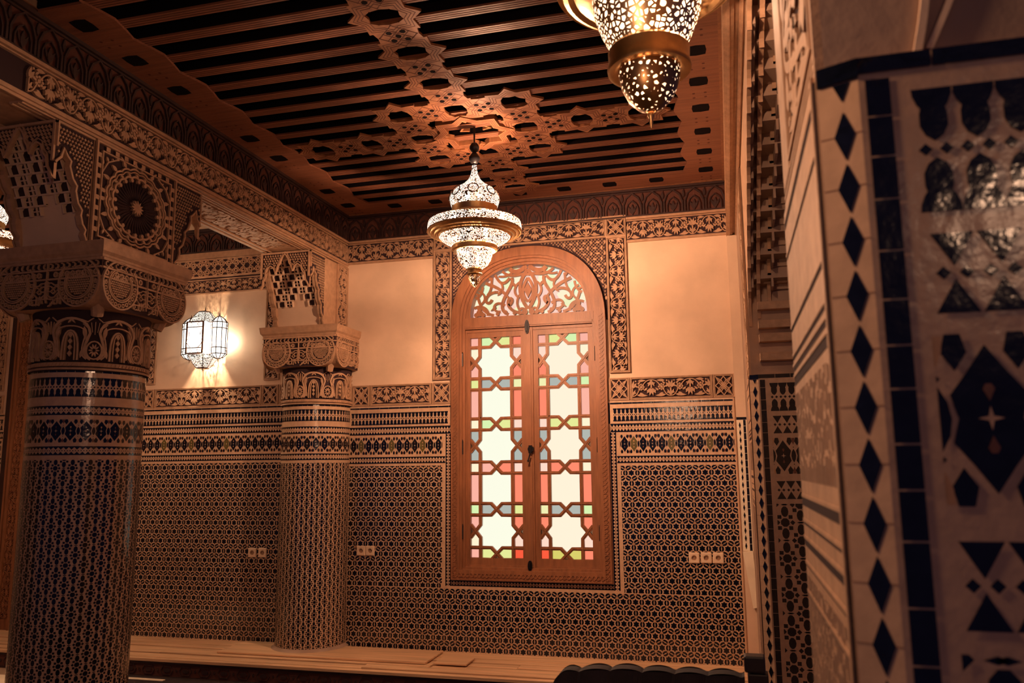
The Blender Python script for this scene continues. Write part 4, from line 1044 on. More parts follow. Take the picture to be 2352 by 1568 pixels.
# beam along the right arcade and its scalloped arch
rb = MB()
for a, b, z0, z1 in ((.07, .105, 3.655, 4.2), (.105, .125, 3.668, 4.2), (.125, .15, 3.652, 4.2), (.15, .175, 3.672, 4.2), (.175, .62, 3.66, 4.2)): rb.box(a, b, -1.5, 6.5, z0, z1)
rb.box(.077, .088, -1.5, 6.5, 3.648, 3.66); rb.box(.133, .141, -1.5, 6.5, 3.645, 3.66)
rb.box(.062, .07, -1.5, 6.5, 3.86, 3.885); rb.box(.060, .07, -1.5, 6.5, 3.66, 3.68)
rb.build('arcade_beam', stucco, label='moulded stucco beam along the right side above the piers', cat='beam')
def scallop(Ya, za, Yb, zb, n):
    P = []
    for i in range(n):
        t0, t1 = i / n, (i + 1) / n
        f = lambda t: (Ya + (Yb - Ya) * t, za + (zb - za) * (t ** .62))
        a, b = f(t0), f(t1); m = ((a[0] + b[0]) / 2, (a[1] + b[1]) / 2)
        P += [a, (a[0] + (b[0] - a[0]) * .10, a[1] + (b[1] - a[1]) * .40), (a[0] + (b[0] - a[0]) * .35, a[1] + (b[1] - a[1]) * .85), (a[0] + (b[0] - a[0]) * .75, b[1] + .004), (b[0], b[1] - .012)]
    return P + [(Yb, zb)]
arc = thing('scalloped_arch', 'scalloped stalactite arch climbing from the farther pier to the beam', 'arch', loc=(.4, 4.2, 2.9))
SC = scallop(4.92, 2.66, 2.95, 3.60, 13)
sd = MB()
for x, hh, sh in ((.150, .018, 0), (.200, .02, .045), (.262, .02, .09)):
    M_ = plane((x, 0, 0), (0, 1, 0), (0, 0, 1), (-1, 0, 0)); P = [(y, z + sh) for y, z in SC if z + sh < 3.64]
    sd.prism(P + [(P[-1][0], 3.644), (4.92, 3.644)], M_, -hh, 0, 0, 0, bottom=True)
sd.build('scalloped_edge', stucco, parent=arc)
tr = MB(); n = 13
for i in range(n):
    t0, t1 = i / n, (i + 1) / n; ya, yb = 4.92 - 1.97 * t0, 4.92 - 1.97 * t1; zb_ = 2.70 + .94 * (t1 ** .62)
    if zb_ > 3.60: break
    tr.box(.15, .62, yb, ya, zb_ + .02, 3.643)
    for k in range(4):
        x = .17 + k * .11; tr.box(x, x + .012, yb - .004, ya, zb_ - .03, zb_ + .03)
    tr.prism([(.28, zb_ - .02), (.62, zb_ - .02), (.62, zb_ + .03), (.28, zb_ + .03)], plane((0, ya, 0), (1, 0, 0), (0, 0, 1), (0, -1, 0)), 0, .02)
tr.build('stalactite_tiers', plaster_dark, parent=arc)
sl = MB()
for z_ in (2.45, 2.56, 2.64, 2.75, 2.9): sl.box(.20, .60, 4.86, 4.925, z_, z_ + .045)
sl.build('ledge', stucco, parent=arc)
# ================================================================== CEILING
JY = [4.644 + .376 * k + s * .094 for k in range(-5, 5) for s in (-1, 1)]
JY = [y for y in JY if 3.0 < y < 6.45]
def joist_mesh(x0, x1):
    mb = MB(); mb.box(x0, x1, -.033, .033, 0, .012); mb.box(x0, x1, -.031, .031, .012, .19, 2)  # near-black sides: shade between the joists put into the colour
    for y in (-.018, 0, .018): mb.box(x0, x1, y - .0022, y + .0022, -.0012, .0002, 1)
    return mb
ORD = 'first second third fourth fifth sixth seventh eighth ninth tenth eleventh twelfth thirteenth fourteenth fifteenth sixteenth seventeenth eighteenth nineteenth twentieth'.split()
JY = sorted(JY)[::-1]
j0 = joist_mesh(LX + .005, .065).build('ceiling_joist', [wood_x, groove, board_and_gap], label='first cedar ceiling joist out from the window wall cornice', cat='joist', group='joists over the window bay')
j0.location = (0, JY[0], 4.13)
for k, y in enumerate(JY[1:], 1):
    c = j0.copy(); COL.objects.link(c); c.location = (0, y, 4.13); c['label'] = ORD[k] + ' cedar ceiling joist out from the window wall cornice'
k0 = joist_mesh(-8.9, LX2 - .0).build('ceiling_joist', [wood_x, groove, board_and_gap], label='first joist of the left bay ceiling out from the back wall', cat='joist', group='joists over the left bay')
k0.location = (0, JY[0], 4.13)
for k, y in enumerate(JY[1:-3], 1):
    c = k0.copy(); COL.objects.link(c); c.location = (0, y, 4.13); c['label'] = ORD[k] + ' joist of the left bay ceiling out from the back wall'

CE = plane((0, 0, 4.13), (1, 0, 0), (0, 1, 0), (0, 0, -1)); CXX, CYY, G = -1.587, 5.02, .376
lt = MB()
def ring2(A, B, h0, h1, mi=0): 
    n = len(A)
    for i in range(n):
        j = (i + 1) % n
        lt.face([CE(*A[i], h1), CE(*A[j], h1), CE(*B[j], h1), CE(*B[i], h1)], mi)
        lt.face([CE(*A[i], h1), CE(*A[i], h0), CE(*A[j], h0), CE(*A[j], h1)], mi); lt.face([CE(*B[j], h1), CE(*B[j], h0), CE(*B[i], h0), CE(*B[i], h1)], mi)
def cell(cx, cy, k=1.0):
    A = starp(cx, cy, .202 * k, .146 * k, 8, 0); B = starp(cx, cy, .100 * k, .084 * k, 8, pi / 8)
    B = B[-1:] + B[:-1]
    ring2(A, B, 0, .014)
    for r in (.170, .148, .126):
        P = starp(cx, cy, r * k, r * .80 * k, 8, 0); lt.ribbon(P, .005, CE, .0135, .0146, 1, 1, closed=True)
    P = starp(cx, cy, .104 * k, .088 * k, 8, pi / 8)
    lt.prism(P, CE, -.06, -.05, 3, 3)  # near-black sheet behind the hole, dark of the hollow as colour
def link(cx, cy):
    P = starp(cx, cy, .135, .115, 8, pi / 8); lt.prism(P, CE, 0, .0135, 0, 0)
    for a in range(4):
        for r in (.055, ):
            x, y = cx + r * cos(a * pi / 2 + pi / 4), cy + r * sin(a * pi / 2 + pi / 4); lt.prism(ngon(x, y, .017, 6, pi / 6), CE, .013, .0152, 3, 3)
    lt.prism(ngon(cx, cy, .017, 6), CE, .013, .0152, 3, 3)  # weave holes are dark dots painted on the solid link
    for a in (pi / 4, -pi / 4):
        for o in (-.026, .026, -.075, .075):
            dx, dy = cos(a), sin(a); lt.ribbon([(cx - dx * .08 - dy * o, cy - dy * .08 + dx * o), (cx + dx * .08 - dy * o, cy + dy * .08 + dx * o)], .003, CE, .0135, .015, 1, 1)
cells = set()
for i in (-1, 0, 1):
    for j in (-1, 0, 1): cells.add((i, j))
for j in (-2, -3, -4, -5, 2, 3): cells.add((0, j))
for i in (-3, -2, 2, 3): cells.add((i, 0))
cells.discard((0, 0))
for i, j in cells: cell(CXX + i * G, CYY + j * G)
for i, j in list(cells):
    for di, dj in ((1, 0), (0, 1)):
        if (i + di, j + dj) in cells: link(CXX + (i + di / 2) * G, CYY + (j + dj / 2) * G)
# big central star with an inner rosette
A = starp(CXX, CYY, .290, .225, 8, 0); B = starp(CXX, CYY, .225, .170, 8, 0); ring2(A, B, -.02, .022)
for r in (.275, .258, .241): lt.ribbon(starp(CXX, CYY, r, r * .77, 8, 0), .0035, CE, .0215, .0228, 1, 1, closed=True)
lt.prism(starp(CXX, CYY, .24, .18, 8, 0), CE, -.10, -.09, 3, 3)
A = starp(CXX, CYY, .125, .085, 8, pi / 8); ring2(A, starp(CXX, CYY, .105, .07, 8, pi / 8), -.09, -.03)
lt.prism(starp(CXX, CYY, .10, .065, 8, pi / 8), CE, -.09, -.07, 2, 2)
for k in range(8): lt.prism(leafp(CXX, CYY, CXX + .08 * cos(k * pi / 4), CYY + .08 * sin(k * pi / 4), .025), CE, -.07, -.055, 0, 0)
# borders; notched openings are near-black patches, their dark put in as colour
def border(x0, x1, y0, y1, along):
    lt.prism(rect(x0, x1, y0, y1), CE, -.002, .012, 4, 4)
for x0, x1, hx in ((-3.235, -2.955, -3.10), (-.195, .055, -.07)):
    border(x0, x1, 3.0, 6.42, 'y')
    for k in range(-5, 4):
        cy = CYY + k * G + .03
        if 3.05 < cy < 6.3:
            lt.prism(starp(hx, cy, .062, .050, 4, pi / 4)[0:0] + [(hx - .05, cy - .05), (hx, cy - .058), (hx + .05, cy - .05), (hx + .056, cy), (hx + .05, cy + .05), (hx, cy + .058), (hx - .05, cy + .05), (hx - .056, cy)], CE, .0115, .0125, 3, 3)
            for s in (-1, 1):
                e = x1 if hx < -1 else x0; d = 1 if hx < -1 else -1
            lt.prism([(e, cy - .19), (e + d * .025, cy - .10), (e + d * .045, cy - .188 + .188), (e + d * .025, cy + .10), (e, cy + .19)], CE, -.002, .012, 4, 4)
        for yy in (cy + .188 - .03, cy + .188 + .03):
            for xx in (hx - .035, hx + .035):
                if yy < 6.4: lt.prism(ngon(xx, yy, .009, 6), CE, .0115, .0128, 1, 1)
lt.prism(rect(-2.955, -.195, 6.18, 6.44), CE, -.002, .012, 4, 4)
for k in range(-3, 4):
    cx = CXX + k * G; lt.prism([(cx - .05, 6.25), (cx, 6.245), (cx + .05, 6.25), (cx + .058, 6.3), (cx + .05, 6.35), (cx, 6.356), (cx - .05, 6.35), (cx - .058, 6.3)], CE, .0115, .0125, 3, 3)
lt.box(LX, .07, 6.44, 6.50, 4.115, 4.14); lt.box(LX, LX + .02, 2.9, 6.5, 4.112, 4.14); lt.box(.05, .07, 2.9, 6.5, 4.112, 4.14)
lt.build('ceiling_lattice', [wood, groove, wood_dk, board_and_gap, wood_x], label='interlaced star strapwork fixed under the ceiling joists', cat='ceiling lattice')

# ================================================================== LANTERNS
fil_a = filigree('pierced_brass', 98, .15, 3.6, trans=.55, metal_col=(.22, .13, .06))
fil_b = filigree('pierced_brass_rim', 100, .16, 3.8, trans=.5, metal_col=(.22, .13, .06))
fil_c = filigree('pierced_brass_tip', 110, .30, 1.2, trans=.3)
fil_d = filigree('pierced_brass_large', 56, .17, 2.4, trans=.45, ecol=(1.0, .80, .52))
fil_e = filigree('pierced_brass_bowl', 60, .29, 1.6, trans=.35, ecol=(1.0, .78, .5), metal_col=(.35, .2, .09))
fil_s = filigree('pierced_iron', 110, .14, 2.2, trans=.5, metal_col=(.06, .03, .02))
bulb_m = glow('bulb_glow', (1.0, .88, .66), 60)
def lantern(name, label, x, y, parts, bulbs):
    root = thing(name, label, 'lantern', loc=(x, y, min(z for p_ in parts for r, z in p_[2])))
    for nm, m, prof, sm in parts:
        mb = MB(); mb.lathe(prof, (x, y, 0), 72); mb.build(nm, m, parent=root, smooth=sm)
    for bx, by, bz in bulbs:
        mb = MB(); mb.lathe([(.001, -.022), (.016, -.014), (.02, 0), (.016, .016), (.008, .032), (.001, .036)], (x + bx, y + by, bz), 16); mb.build('bulb', bulb_m, parent=root, smooth=True)
    return root
Lx, Ly = LAMP1
L1 = lantern('hanging_lantern', 'lit pierced brass lantern hanging in front of the window', Lx, Ly, [
    ('finial', fil_a, [(.016, 3.855), (.017, 3.83), (.024, 3.795), (.042, 3.755), (.075, 3.722), (.118, 3.694), (.148, 3.664), (.165, 3.628), (.164, 3.600), (.152, 3.562)], True),
    ('collar', brass, [(.152, 3.566), (.148, 3.545), (.146, 3.525), (.158, 3.512), (.172, 3.505), (.172, 3.494), (.20, 3.486), (.298, 3.462), (.306, 3.455)], True),
    ('rim', fil_b, [(.306, 3.455), (.312, 3.43), (.312, 3.400)], True),
    ('stepped_ring', brass, [(.312, 3.402), (.316, 3.392), (.306, 3.384), (.296, 3.390), (.290, 3.378), (.280, 3.374), (.272, 3.381), (.264, 3.368), (.254, 3.364), (.246, 3.370), (.236, 3.358)], True),
    ('underside', fil_a, [(.237, 3.360), (.225, 3.346), (.195, 3.325), (.145, 3.300)], True),
    ('lower_ring', brass, [(.145, 3.302), (.152, 3.292), (.150, 3.270), (.138, 3.262), (.118, 3.266)], True),
    ('bowl', fil_a, [(.119, 3.266), (.116, 3.235), (.104, 3.200), (.082, 3.168), (.050, 3.146)], True),
    ('neck', brass, [(.050, 3.150), (.052, 3.138), (.044, 3.130), (.044, 3.116), (.054, 3.108), (.040, 3.098)], True),
    ('pendant_tip', fil_c, [(.041, 3.100), (.040, 3.078), (.028, 3.046), (.010, 3.026), (.001, 3.022)], True),
    ('stem', iron, [(.006, 4.20), (.006, 4.018), (.020, 4.012), (.033, 3.990), (.033, 3.975), (.022, 3.955), (.012, 3.948), (.022, 3.938), (.037, 3.915), (.037, 3.897), (.024, 3.876), (.014, 3.868), (.014, 3.852)], True)],
    [(-.03, -.06, 3.62), (-.10, -.14, 3.45), (.02, -.14, 3.40), (.18, .03, 3.42)])
for k in range(8):
    md = MB(); a = 2 * pi * k / 8 + .25; c = Vector((Lx + .155 * cos(a), Ly + .155 * sin(a), 3.645)); n_ = Vector((cos(a), sin(a), .35)).normalized(); t = n_.orthogonal().normalized(); b_ = n_.cross(t)
    pts = [tuple(c + n_ * .006 + t * .034 * cos(q_ * pi / 8) + b_ * .034 * sin(q_ * pi / 8)) for q_ in range(17)]
    md.path(pts, .0042, 5); md.build('medallion_ring', brass_dk, parent=[c_ for c_ in L1.children if c_.name.startswith('finial')][0])
mb = MB(); mb.lathe([(.001, 3.16), (.032, 3.17), (.036, 3.28), (.070, 3.30), (.090, 3.34), (.090, 3.50), (.05, 3.535), (.03, 3.56), (.052, 3.585), (.052, 3.675), (.001, 3.69)], (Lx - .005, Ly, 0), 32); mb.build('shade_core', brass, parent=L1, smooth=True)  # opaque core added to keep the bulbs' light off the columns
LT = [
    ('finial', fil_a, [(.016, 4.0), (.024, 3.94), (.075, 3.87), (.148, 3.80), (.165, 3.76), (.152, 3.69)], True),
    ('collar', brass, [(.152, 3.70), (.146, 3.66), (.172, 3.63), (.20, 3.60), (.300, 3.54), (.312, 3.53)], True),
    ('dish', brass, [(.312, 3.53), (.318, 3.505), (.312, 3.490), (.298, 3.494), (.290, 3.478), (.272, 3.470), (.255, 3.478), (.215, 3.452), (.188, 3.445)], True),
    ('bowl', fil_d, [(.186, 3.50), (.188, 3.445), (.180, 3.390), (.160, 3.330), (.128, 3.262), (.118, 3.246)], True),
    ('lower_ring', brass, [(.118, 3.262), (.130, 3.262), (.138, 3.250), (.136, 3.205), (.142, 3.190), (.140, 3.178), (.126, 3.176), (.104, 3.182)], True),
    ('lower_bowl', fil_e, [(.104, 3.184), (.103, 3.160), (.094, 3.120), (.074, 3.078), (.045, 3.048), (.016, 3.036)], True),
    ('pendant_tip', brass, [(.018, 3.040), (.010, 3.032), (.012, 3.020), (.007, 3.010), (.005, 2.986), (.001, 2.976)], True),
    ('stem', iron, [(.006, 4.28), (.006, 4.10), (.033, 4.06), (.022, 4.03), (.014, 4.0)], True)]
L2 = lantern('hanging_lantern', 'large brass lantern cut by the top picture edge', LAMP2[0], LAMP2[1], LT, [(.05, -.10, 3.42), (-.08, -.09, 3.45)])
mb = MB(); mb.lathe([(.001, 3.24), (.050, 3.25), (.070, 3.30), (.070, 3.52), (.03, 3.56), (.001, 3.60)], (LAMP2[0] - .01, LAMP2[1], 0), 32); mb.build('shade_core', brass, parent=L2, smooth=True)  # added core, blocks this bulb's light towards the near column
dz = -.02
L3 = lantern('hanging_lantern', 'lit lantern at the left picture edge beside the near capital', LAMP3[0], LAMP3[1], [
    ('finial', fil_a, [(.016, 3.955), (.024, 3.895), (.075, 3.822), (.118, 3.794), (.148, 3.764), (.165, 3.728), (.164, 3.70), (.152, 3.662)], True),
    ('collar', brass, [(.152, 3.666), (.146, 3.625), (.172, 3.605), (.20, 3.586), (.298, 3.562), (.306, 3.555)], True),
    ('rim', fil_b, [(.306, 3.555), (.312, 3.53), (.312, 3.500)], True),
    ('stepped_ring', brass, [(.312, 3.502), (.316, 3.492), (.296, 3.490), (.280, 3.474), (.264, 3.468), (.236, 3.458)], True),
    ('underside', fil_a, [(.237, 3.460), (.225, 3.446), (.195, 3.425), (.145, 3.400)], True),
    ('lower_ring', brass, [(.145, 3.402), (.152, 3.392), (.150, 3.370), (.118, 3.366)], True),
    ('bowl', fil_a, [(.119, 3.366), (.116, 3.335), (.104, 3.300), (.082, 3.268), (.050, 3.246)], True),
    ('stem', iron, [(.006, 4.28), (.006, 4.118), (.033, 4.09), (.033, 4.075), (.012, 4.048), (.037, 4.015), (.014, 3.968), (.014, 3.952)], True)],
    [(.10, .0, 3.56), (.05, -.08, 3.50)])

# wall lantern
SX, SY = -4.625, 6.39
glass_s = filigree('lantern_glass', 20, -1, 2.6, ecol=(1.0, .93, .80), trans=.35)
WL = thing('wall_lantern', 'lit iron and glass wall lantern with side tubes', 'wall lantern', loc=(SX, 6.5, 2.77))
def tube_part(x, y):
    r = .072; zb, z1, z2, zt = 2.905, 2.975, 3.125, 3.195
    g_ = MB(); g_.lathe([(.012, 2.865), (.045, 2.878), (r, zb), (r, zt), (.045, 3.228), (.012, 3.252)], (x, y, 0), 10); sg = g_.build('side_glass', glass_s)
    f_ = MB()
    for k in range(10):
        a = 2 * pi * k / 10; c, s_ = cos(a), sin(a)
        f_.path([(x + .012 * c, y + .012 * s_, 2.862), (x + .046 * c, y + .046 * s_, 2.876), (x + (r + .001) * c, y + (r + .001) * s_, zb), (x + (r + .001) * c, y + (r + .001) * s_, zt), (x + .046 * c, y + .046 * s_, 3.230), (x + .012 * c, y + .012 * s_, 3.254)], .0042, 5)
    for z_ in (zb, zb + .055, zt - .055, zt):
        f_.path([(x + (r + .002) * cos(q_ * pi / 5), y + (r + .002) * sin(q_ * pi / 5), z_) for q_ in range(11)], .0048, 5)
    f_.tube((x, y, 3.25), (x, y, 3.285), .006, 6, 0, .001); f_.tube((x, y, 2.865), (x, y, 2.830), .006, 6, 0, .001)
    for k in range(10):                                    # pierced bands at top and bottom
        a = 2 * pi * (k + .5) / 10
        for z_ in (zb + .028, zt - .028): f_.path([(x + (r + .002) * cos(a) * .98, y + (r + .002) * sin(a) * .98, z_ + .012), (x + r * cos(a + .15), y + r * sin(a + .15), z_), (x + r * cos(a), y + r * sin(a), z_ - .012), (x + r * cos(a - .15), y + r * sin(a - .15), z_), (x + r * cos(a), y + r * sin(a), z_ + .012)], .0018, 4)
    sg.parent = f_.build('side_frame', brass_dk, parent=WL)
tube_part(SX - .150, SY + .0); tube_part(SX + .150, SY + .0)
bx = MB(); gx = MB(); w_ = .088; y0 = 6.245; zb, zt = 2.895, 3.195
hexp = [(SX - w_, y0), (SX + w_, y0), (SX + w_ + .015, y0 + .12), (SX - w_ - .015, y0 + .12)]
gx.face([(SX - w_, y0 + .004, zb), (SX + w_, y0 + .004, zb), (SX + w_, y0 + .004, zt), (SX - w_, y0 + .004, zt)])
for s in (-1, 1): gx.face([(SX + s * w_, y0 + .004, zb), (SX + s * (w_ + .01), y0 + .22, zb), (SX + s * (w_ + .01), y0 + .22, zt), (SX + s * w_, y0 + .004, zt)])
fg = gx.build('front_glass', glass_s)
FP = plane((0, y0, 0), (1, 0, 0), (0, 0, 1), (0, -1, 0))
frame_rib(bx, FP, SX - w_, SX + w_, zb, zt, .012, -.002, .004)
for z_ in (zb + .055, zt - .055): bx.prism(rect(SX - w_, SX + w_, z_ - .004, z_ + .004), FP, -.002, .004)
for s in (-1, 1):
    bx.ribbon(bez([(SX + s * w_, zb + .12), (SX + s * .055, zb + .14), (SX + s * .050, zb + .17), (SX + s * .06, zb + .20)], 6), .004, FP, 0, .003)
    bx.ribbon([(SX + s * .04, zb + .06), (SX + s * .06, zb + .075), (SX + s * .076, zb + .10)], .005, FP, 0, .003)
    for z_ in (zb + .028, zt - .028):
        bx.ribbon([(SX + s * .02, z_), (SX + s * .04, z_ + .014), (SX + s * .062, z_), (SX + s * .04, z_ - .014), (SX + s * .02, z_)], .004, FP, 0, .003)
    bx.tube((SX + s * w_, y0, zb), (SX + s * w_, y0, zt), .005, 6)
    bp = MB(); bp.tube((SX + s * (w_ + .01), y0 + .22, zb), (SX + s * (w_ + .01), y0 + .22, zt), .005, 6); bp.build('rear_post', brass_dk, parent=WL)
fg.parent = bx.build('front_frame', brass_dk, parent=WL)
for top in (True, False):
    P0 = [(SX - w_ * .9, 6.27, zt), (SX + w_ * .9, 6.27, zt), (SX + w_ * 1.25, 6.38, zt), (SX + w_ * .9, 6.49, zt), (SX - w_ * .9, 6.49, zt), (SX - w_ * 1.25, 6.38, zt)]
    lv = [(1.0, 0), (.95, .02), (.72, .062), (.50, .095), (.40, .105)]
    dm = MB(); df = MB(); c = (SX, 6.38)
    L_ = [[(c[0] + (p_[0] - c[0]) * k, c[1] + (p_[1] - c[1]) * k, (zt + h_) if top else (zb - h_ * 1.1)) for p_ in P0] for k, h_ in lv]
    for A, B in zip(L_, L_[1:]):
        for i in range(6): dm.face([A[i], A[(i + 1) % 6], B[(i + 1) % 6], B[i]])
    dm = dm.build('pierced_dome', fil_s)
    for i in range(6): df.path([l[i] for l in L_], .0035, 5)
    for l in (L_[0], L_[-1]): df.path(l + l[:1], .006 if l is L_[-1] else .0035, 6)
    e = L_[-1][0][2]; df.tube((c[0], c[1], e), (c[0], c[1], e + (.05 if top else -.035)), .006, 6, 0, .001)
    df.prism([(p_[0], p_[1]) for p_ in L_[-1]], lambda u, v, h, e=e: (u, v, e + h), -.006, .006, bottom=True)
    dm.parent = df.build('dome_ribs', brass_dk, parent=WL)
bk = MB(); bk.box(SX - .05, SX + .05, 6.485, 6.5, 2.95, 3.15); bk.box(SX - .015, SX + .015, 6.38, 6.49, 3.03, 3.05); bk.build('wall_plate', brass_dk, parent=WL)
mb = MB(); mb.lathe([(.001, -.03), (.018, -.015), (.018, .02), (.001, .04)], (SX, 6.34, 3.05), 12); mb.build('bulb', bulb_m, parent=WL, smooth=True)

# ================================================================== SOCKETS
def socket(x, z, w_, label, ):
    root = thing('wall_socket', label, 'wall socket', 'power sockets on the tiled wall', loc=(x, 6.487, z))
    mp = plane((x, 6.487, z), (1, 0, 0), (0, 0, 1), (0, -1, 0)); h = w_ / 2
    p_ = MB(); inn = rect(-h + .005, h - .005, -h + .005, h - .005); out = rect(-h, h, -h, h)
    for i in range(4): j = (i + 1) % 4; p_.face([mp(*out[i], 0), mp(*out[j], 0), mp(*out[j], .006), mp(*out[i], .006)]); p_.face([mp(*out[i], .006), mp(*out[j], .006), mp(*inn[j], .010), mp(*inn[i], .010)])
    circ = ngon(0, 0, .020, 24, pi / 4)
    n = 24
    sq = []
    for i in range(n):
        a = pi / 4 + 2 * pi * i / n; k = (h - .005) / max(abs(cos(a)), abs(sin(a))); sq.append((k * cos(a), k * sin(a)))
    for i in range(n):
        j = (i + 1) % n; p_.face([mp(*sq[i], .010), mp(*sq[j], .010), mp(*circ[j], .010), mp(*circ[i], .010)]); p_.face([mp(*circ[i], .010), mp(*circ[j], .010), mp(circ[j][0] * .92, circ[j][1] * .92, .0015), mp(circ[i][0] * .92, circ[i][1] * .92, .0015)])
    p_.build('cover_plate', plastic, parent=root)
    q_ = MB(); q_.flat(ngon(0, 0, .0186, 24), mp, .0018, 0); q_.prism(ngon(-.0095, 0, .003, 8), mp, .0018, .0022, 1); q_.prism(ngon(.0095, 0, .003, 8), mp, .0018, .0022, 1); q_.prism(rect(-.002, .002, .012, .018), mp, .0018, .006, 2); q_.build('socket_well', [socket_in, iron, brass], parent=root)
    return root
for i, (x, z) in enumerate(((-.300, 1.158), (-.210, 1.160), (-.121, 1.160))): socket(x, z, .080, ('left', 'middle', 'right')[i] + ' of the three power sockets right of the window')
for i, (x, z) in enumerate(((-3.062, 1.168), (-2.978, 1.169))): socket(x, z, .080, ('left', 'right')[i] + ' one of the paired sockets between the far column and the window')
for i, (x, z) in enumerate(((-4.102, 1.136), (-4.001, 1.137))): socket(x, z, .080, ('left', 'right')[i] + ' one of the paired sockets left of the far column')

# ================================================================== BENCH
bn = thing('wall_bench', 'long low bench with pine plank seat along the window wall', 'bench', loc=(-2.6, 6.1, FZ))
yf = 5.74; ys = [6.50, 6.30, 6.19, 6.08, 5.965, 5.85, yf]
random.seed(11)
x_l, x_r = -8.8, .10
def plk(x0, x1, a, b, z, th=.022):
    mb = MB(); mb.box(x0, x1, a + .006, b - .006, z - th, z); return mb.build('plank', plank, parent=bn, bevel=.003)
cuts = [[-8.8, -5.9, .12], [-8.8, -5.2, -.9, .12], [-8.8, -6.1, -1.6, .12], [-8.8, -4.6, -2.25, .12], [-8.8, -5.6, -2.75, .12], [-8.8, -6.4, -.4, .12]]
for k in range(6):
    c = cuts[k]
    for a, b in zip(c, c[1:]): plk(a + .003, b - .003, ys[k + 1], ys[k], .386 + random.uniform(-.009, .004) + (.002 if k < 2 else 0))
mb = MB(); mb.box(-4.10, -2.30, 6.02, 6.43, .390, .404); mb.build('loose_board', plank, parent=bn, bevel=.002); 
mb = MB(); mb.box(-2.24, -1.98, 6.04, 6.26, .390, .402); mb.build('loose_offcut', plank, parent=bn, bevel=.002)
mb = MB(); mb.box(x_l, .12, yf - .012, yf + .002, .372, .392); mb.build('front_lip', plank, parent=bn)
fp = MB(); fp.box(x_l, .12, yf + .004, yf + .03, FZ, .370, 1); BF = plane((0, yf + .004, 0), (1, 0, 0), (0, 0, 1), (0, -1, 0))
for v0, v1 in ((.352, .366), (FZ, FZ + .014)): fp.prism(rect(x_l, .12, v0, v1), BF, 0, .008)
x = -6.9
while x < -.5:
    P = [(x - .055, .308), (x - .035, .340), (x + .035, .340), (x + .055, .308), (x + .035, .276), (x - .035, .276)]
    fp.ribbon(P, .006, BF, 0, .006, closed=True); fp.prism(ngon(x, .308, .030, 10, 0, .016), BF, 0, .005); fp.prism([(x + .075, .308), (x + .085, .322), (x + .095, .308), (x + .085, .294)], BF, 0, .006)
    x += .17
fp.build('carved_front', [wood_dk, groove], parent=bn)
# low marble step at the foot of the bench, seen bottom left
st_ = MB(); st_.box(-8.8, -5.10, 4.9, 5.50, FZ + .001, FZ + .014); st_.build('floor_slab', marble, label='wide pale marble slab on the floor at the bottom left corner', cat='floor slab', bevel=.003)
st_ = MB(); st_.box(-5.0, -4.28, 5.60, 5.64, FZ + .0115, FZ + .02); st_.build('floor_strip', marble, label='thin pale marble strip on the floor along the bench front', cat='floor strip', bevel=.003)
st_ = MB(); st_.prism([(-5.05, 4.3), (-3.05, 4.3), (-3.05, -1.5), (.1, -1.5), (.1, 5.735), (-5.05, 5.735)], lambda u, v, h: (u, v, FZ + h), .0005, .010); st_.build('carpet', rug_m, label='dark woollen carpet covering the floor before the bench', cat='carpet')

# pale wedge added for the lit patch in the corner, brightness in its colour
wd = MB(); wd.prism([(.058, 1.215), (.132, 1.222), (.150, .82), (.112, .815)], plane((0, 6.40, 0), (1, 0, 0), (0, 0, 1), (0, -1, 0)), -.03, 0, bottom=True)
wd.build('lit_patch_wedge', marble, label='pale added wedge standing for a lit patch below the corner tile strip', cat='added wedge')

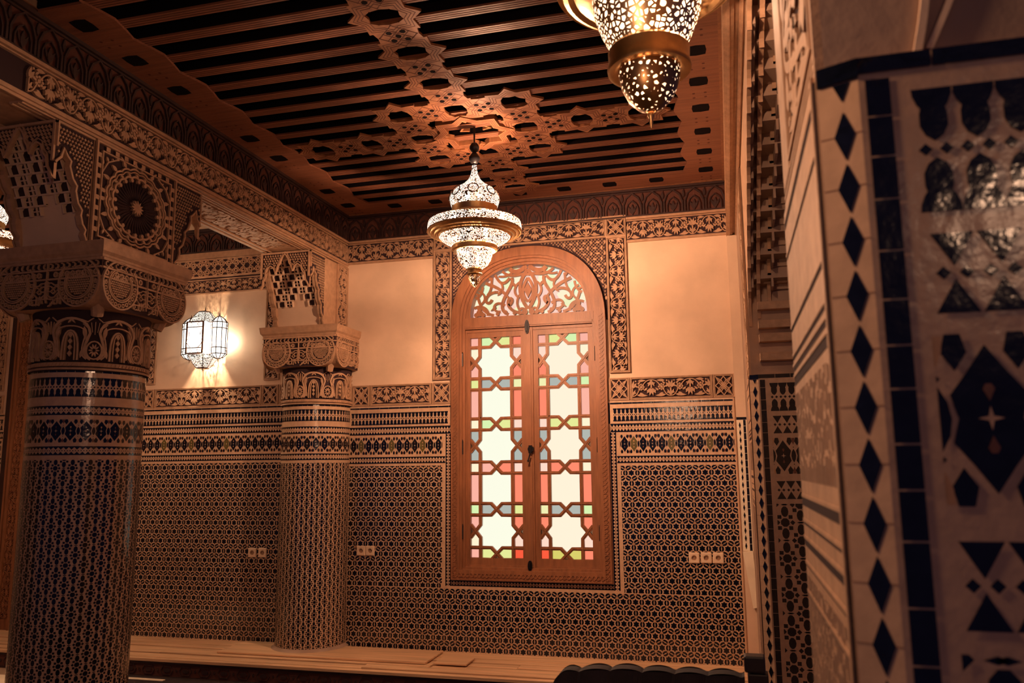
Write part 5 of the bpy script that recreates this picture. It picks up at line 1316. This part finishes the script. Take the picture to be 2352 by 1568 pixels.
# ================================================================== DARK SOFA AND POST IN THE FOREGROUND
SF = thing('sofa', 'dark upholstered sofa back with scalloped top at the bottom edge', 'sofa', loc=(-.36, 2.95, FZ))
def sofa_back():
    mb = MB(); x0, x1 = -.655, .012; y = 2.90; n = 84
    def top(x):
        t = (x - x0) / (x1 - x0); base = 1.135 + .018 * min(1, t * 3)
        k = (x - x0) / .108; bump = abs(sin(pi * (k * .98 + .05))) ** .5
        zt = base + .012 * bump - .008
        e = min(1, (x - x0) / .075); zt -= .085 * (1 - math.sqrt(max(0, 1 - (1 - e) ** 2)))
        return zt
    rows = 9
    for face in (0, 1):
        yy = y if face == 0 else y + .16
        for i in range(n):
            a, b = x0 + (x1 - x0) * i / n, x0 + (x1 - x0) * (i + 1) / n
            for j in range(rows):
                def pt(x, j):
                    t = j / rows; z_ = .55 + (top(x) - .55) * t
                    puff = -.028 * abs(sin(pi * (x - x0) / .108)) * (1 if face == 0 else -1) * abs(sin(pi * (t * 3 + .3)))
                    rnd = .05 * max(0, t - .8) / .2
                    return (x, yy + puff + (rnd if face == 0 else -rnd), z_)
                q_ = [pt(a, j), pt(b, j), pt(b, j + 1), pt(a, j + 1)]; mb.face(q_ if face == 0 else q_[::-1])
        
    for i in range(n):
        a, b = x0 + (x1 - x0) * i / n, x0 + (x1 - x0) * (i + 1) / n
        mb.face([(a, y + .05, top(a)), (b, y + .05, top(b)), (b, y + .11, top(b)), (a, y + .11, top(a))])
    for x in (x0, x1): mb.face([(x, y, .55), (x, y + .16, .55), (x, y + .11, top(x)), (x, y + .05, top(x))])
    return mb
sofa_back().build('backrest', fabric, parent=SF)
mb = MB(); mb.box(-.65, .01, 2.93, 3.62, .45, .70); mb.build('seat', fabric, parent=SF, bevel=.03)
for x in (-.62, -.05):
    for y in (2.95, 3.55): mb = MB(); mb.tube((x, y, FZ + .0115), (x, y, .46), .022, 8, 0, .03); mb.build('leg', dark_wood, parent=SF)
PS = thing('chair_post', 'dark square wooden post standing right of the sofa back', 'post', loc=(.05, 2.96, FZ))
mb = MB(); mb.box(.022, .088, 2.93, 2.995, FZ + .0115, 1.165); mb.build('shaft', dark_wood, parent=PS, bevel=.004)
mb = MB(); mb.box(.012, .080, 2.925, 2.985, 1.170, 1.222); mb.box(.030, .080, 2.94, 2.985, 1.160, 1.175); mb.build('cap', dark_wood, parent=PS, bevel=.006)
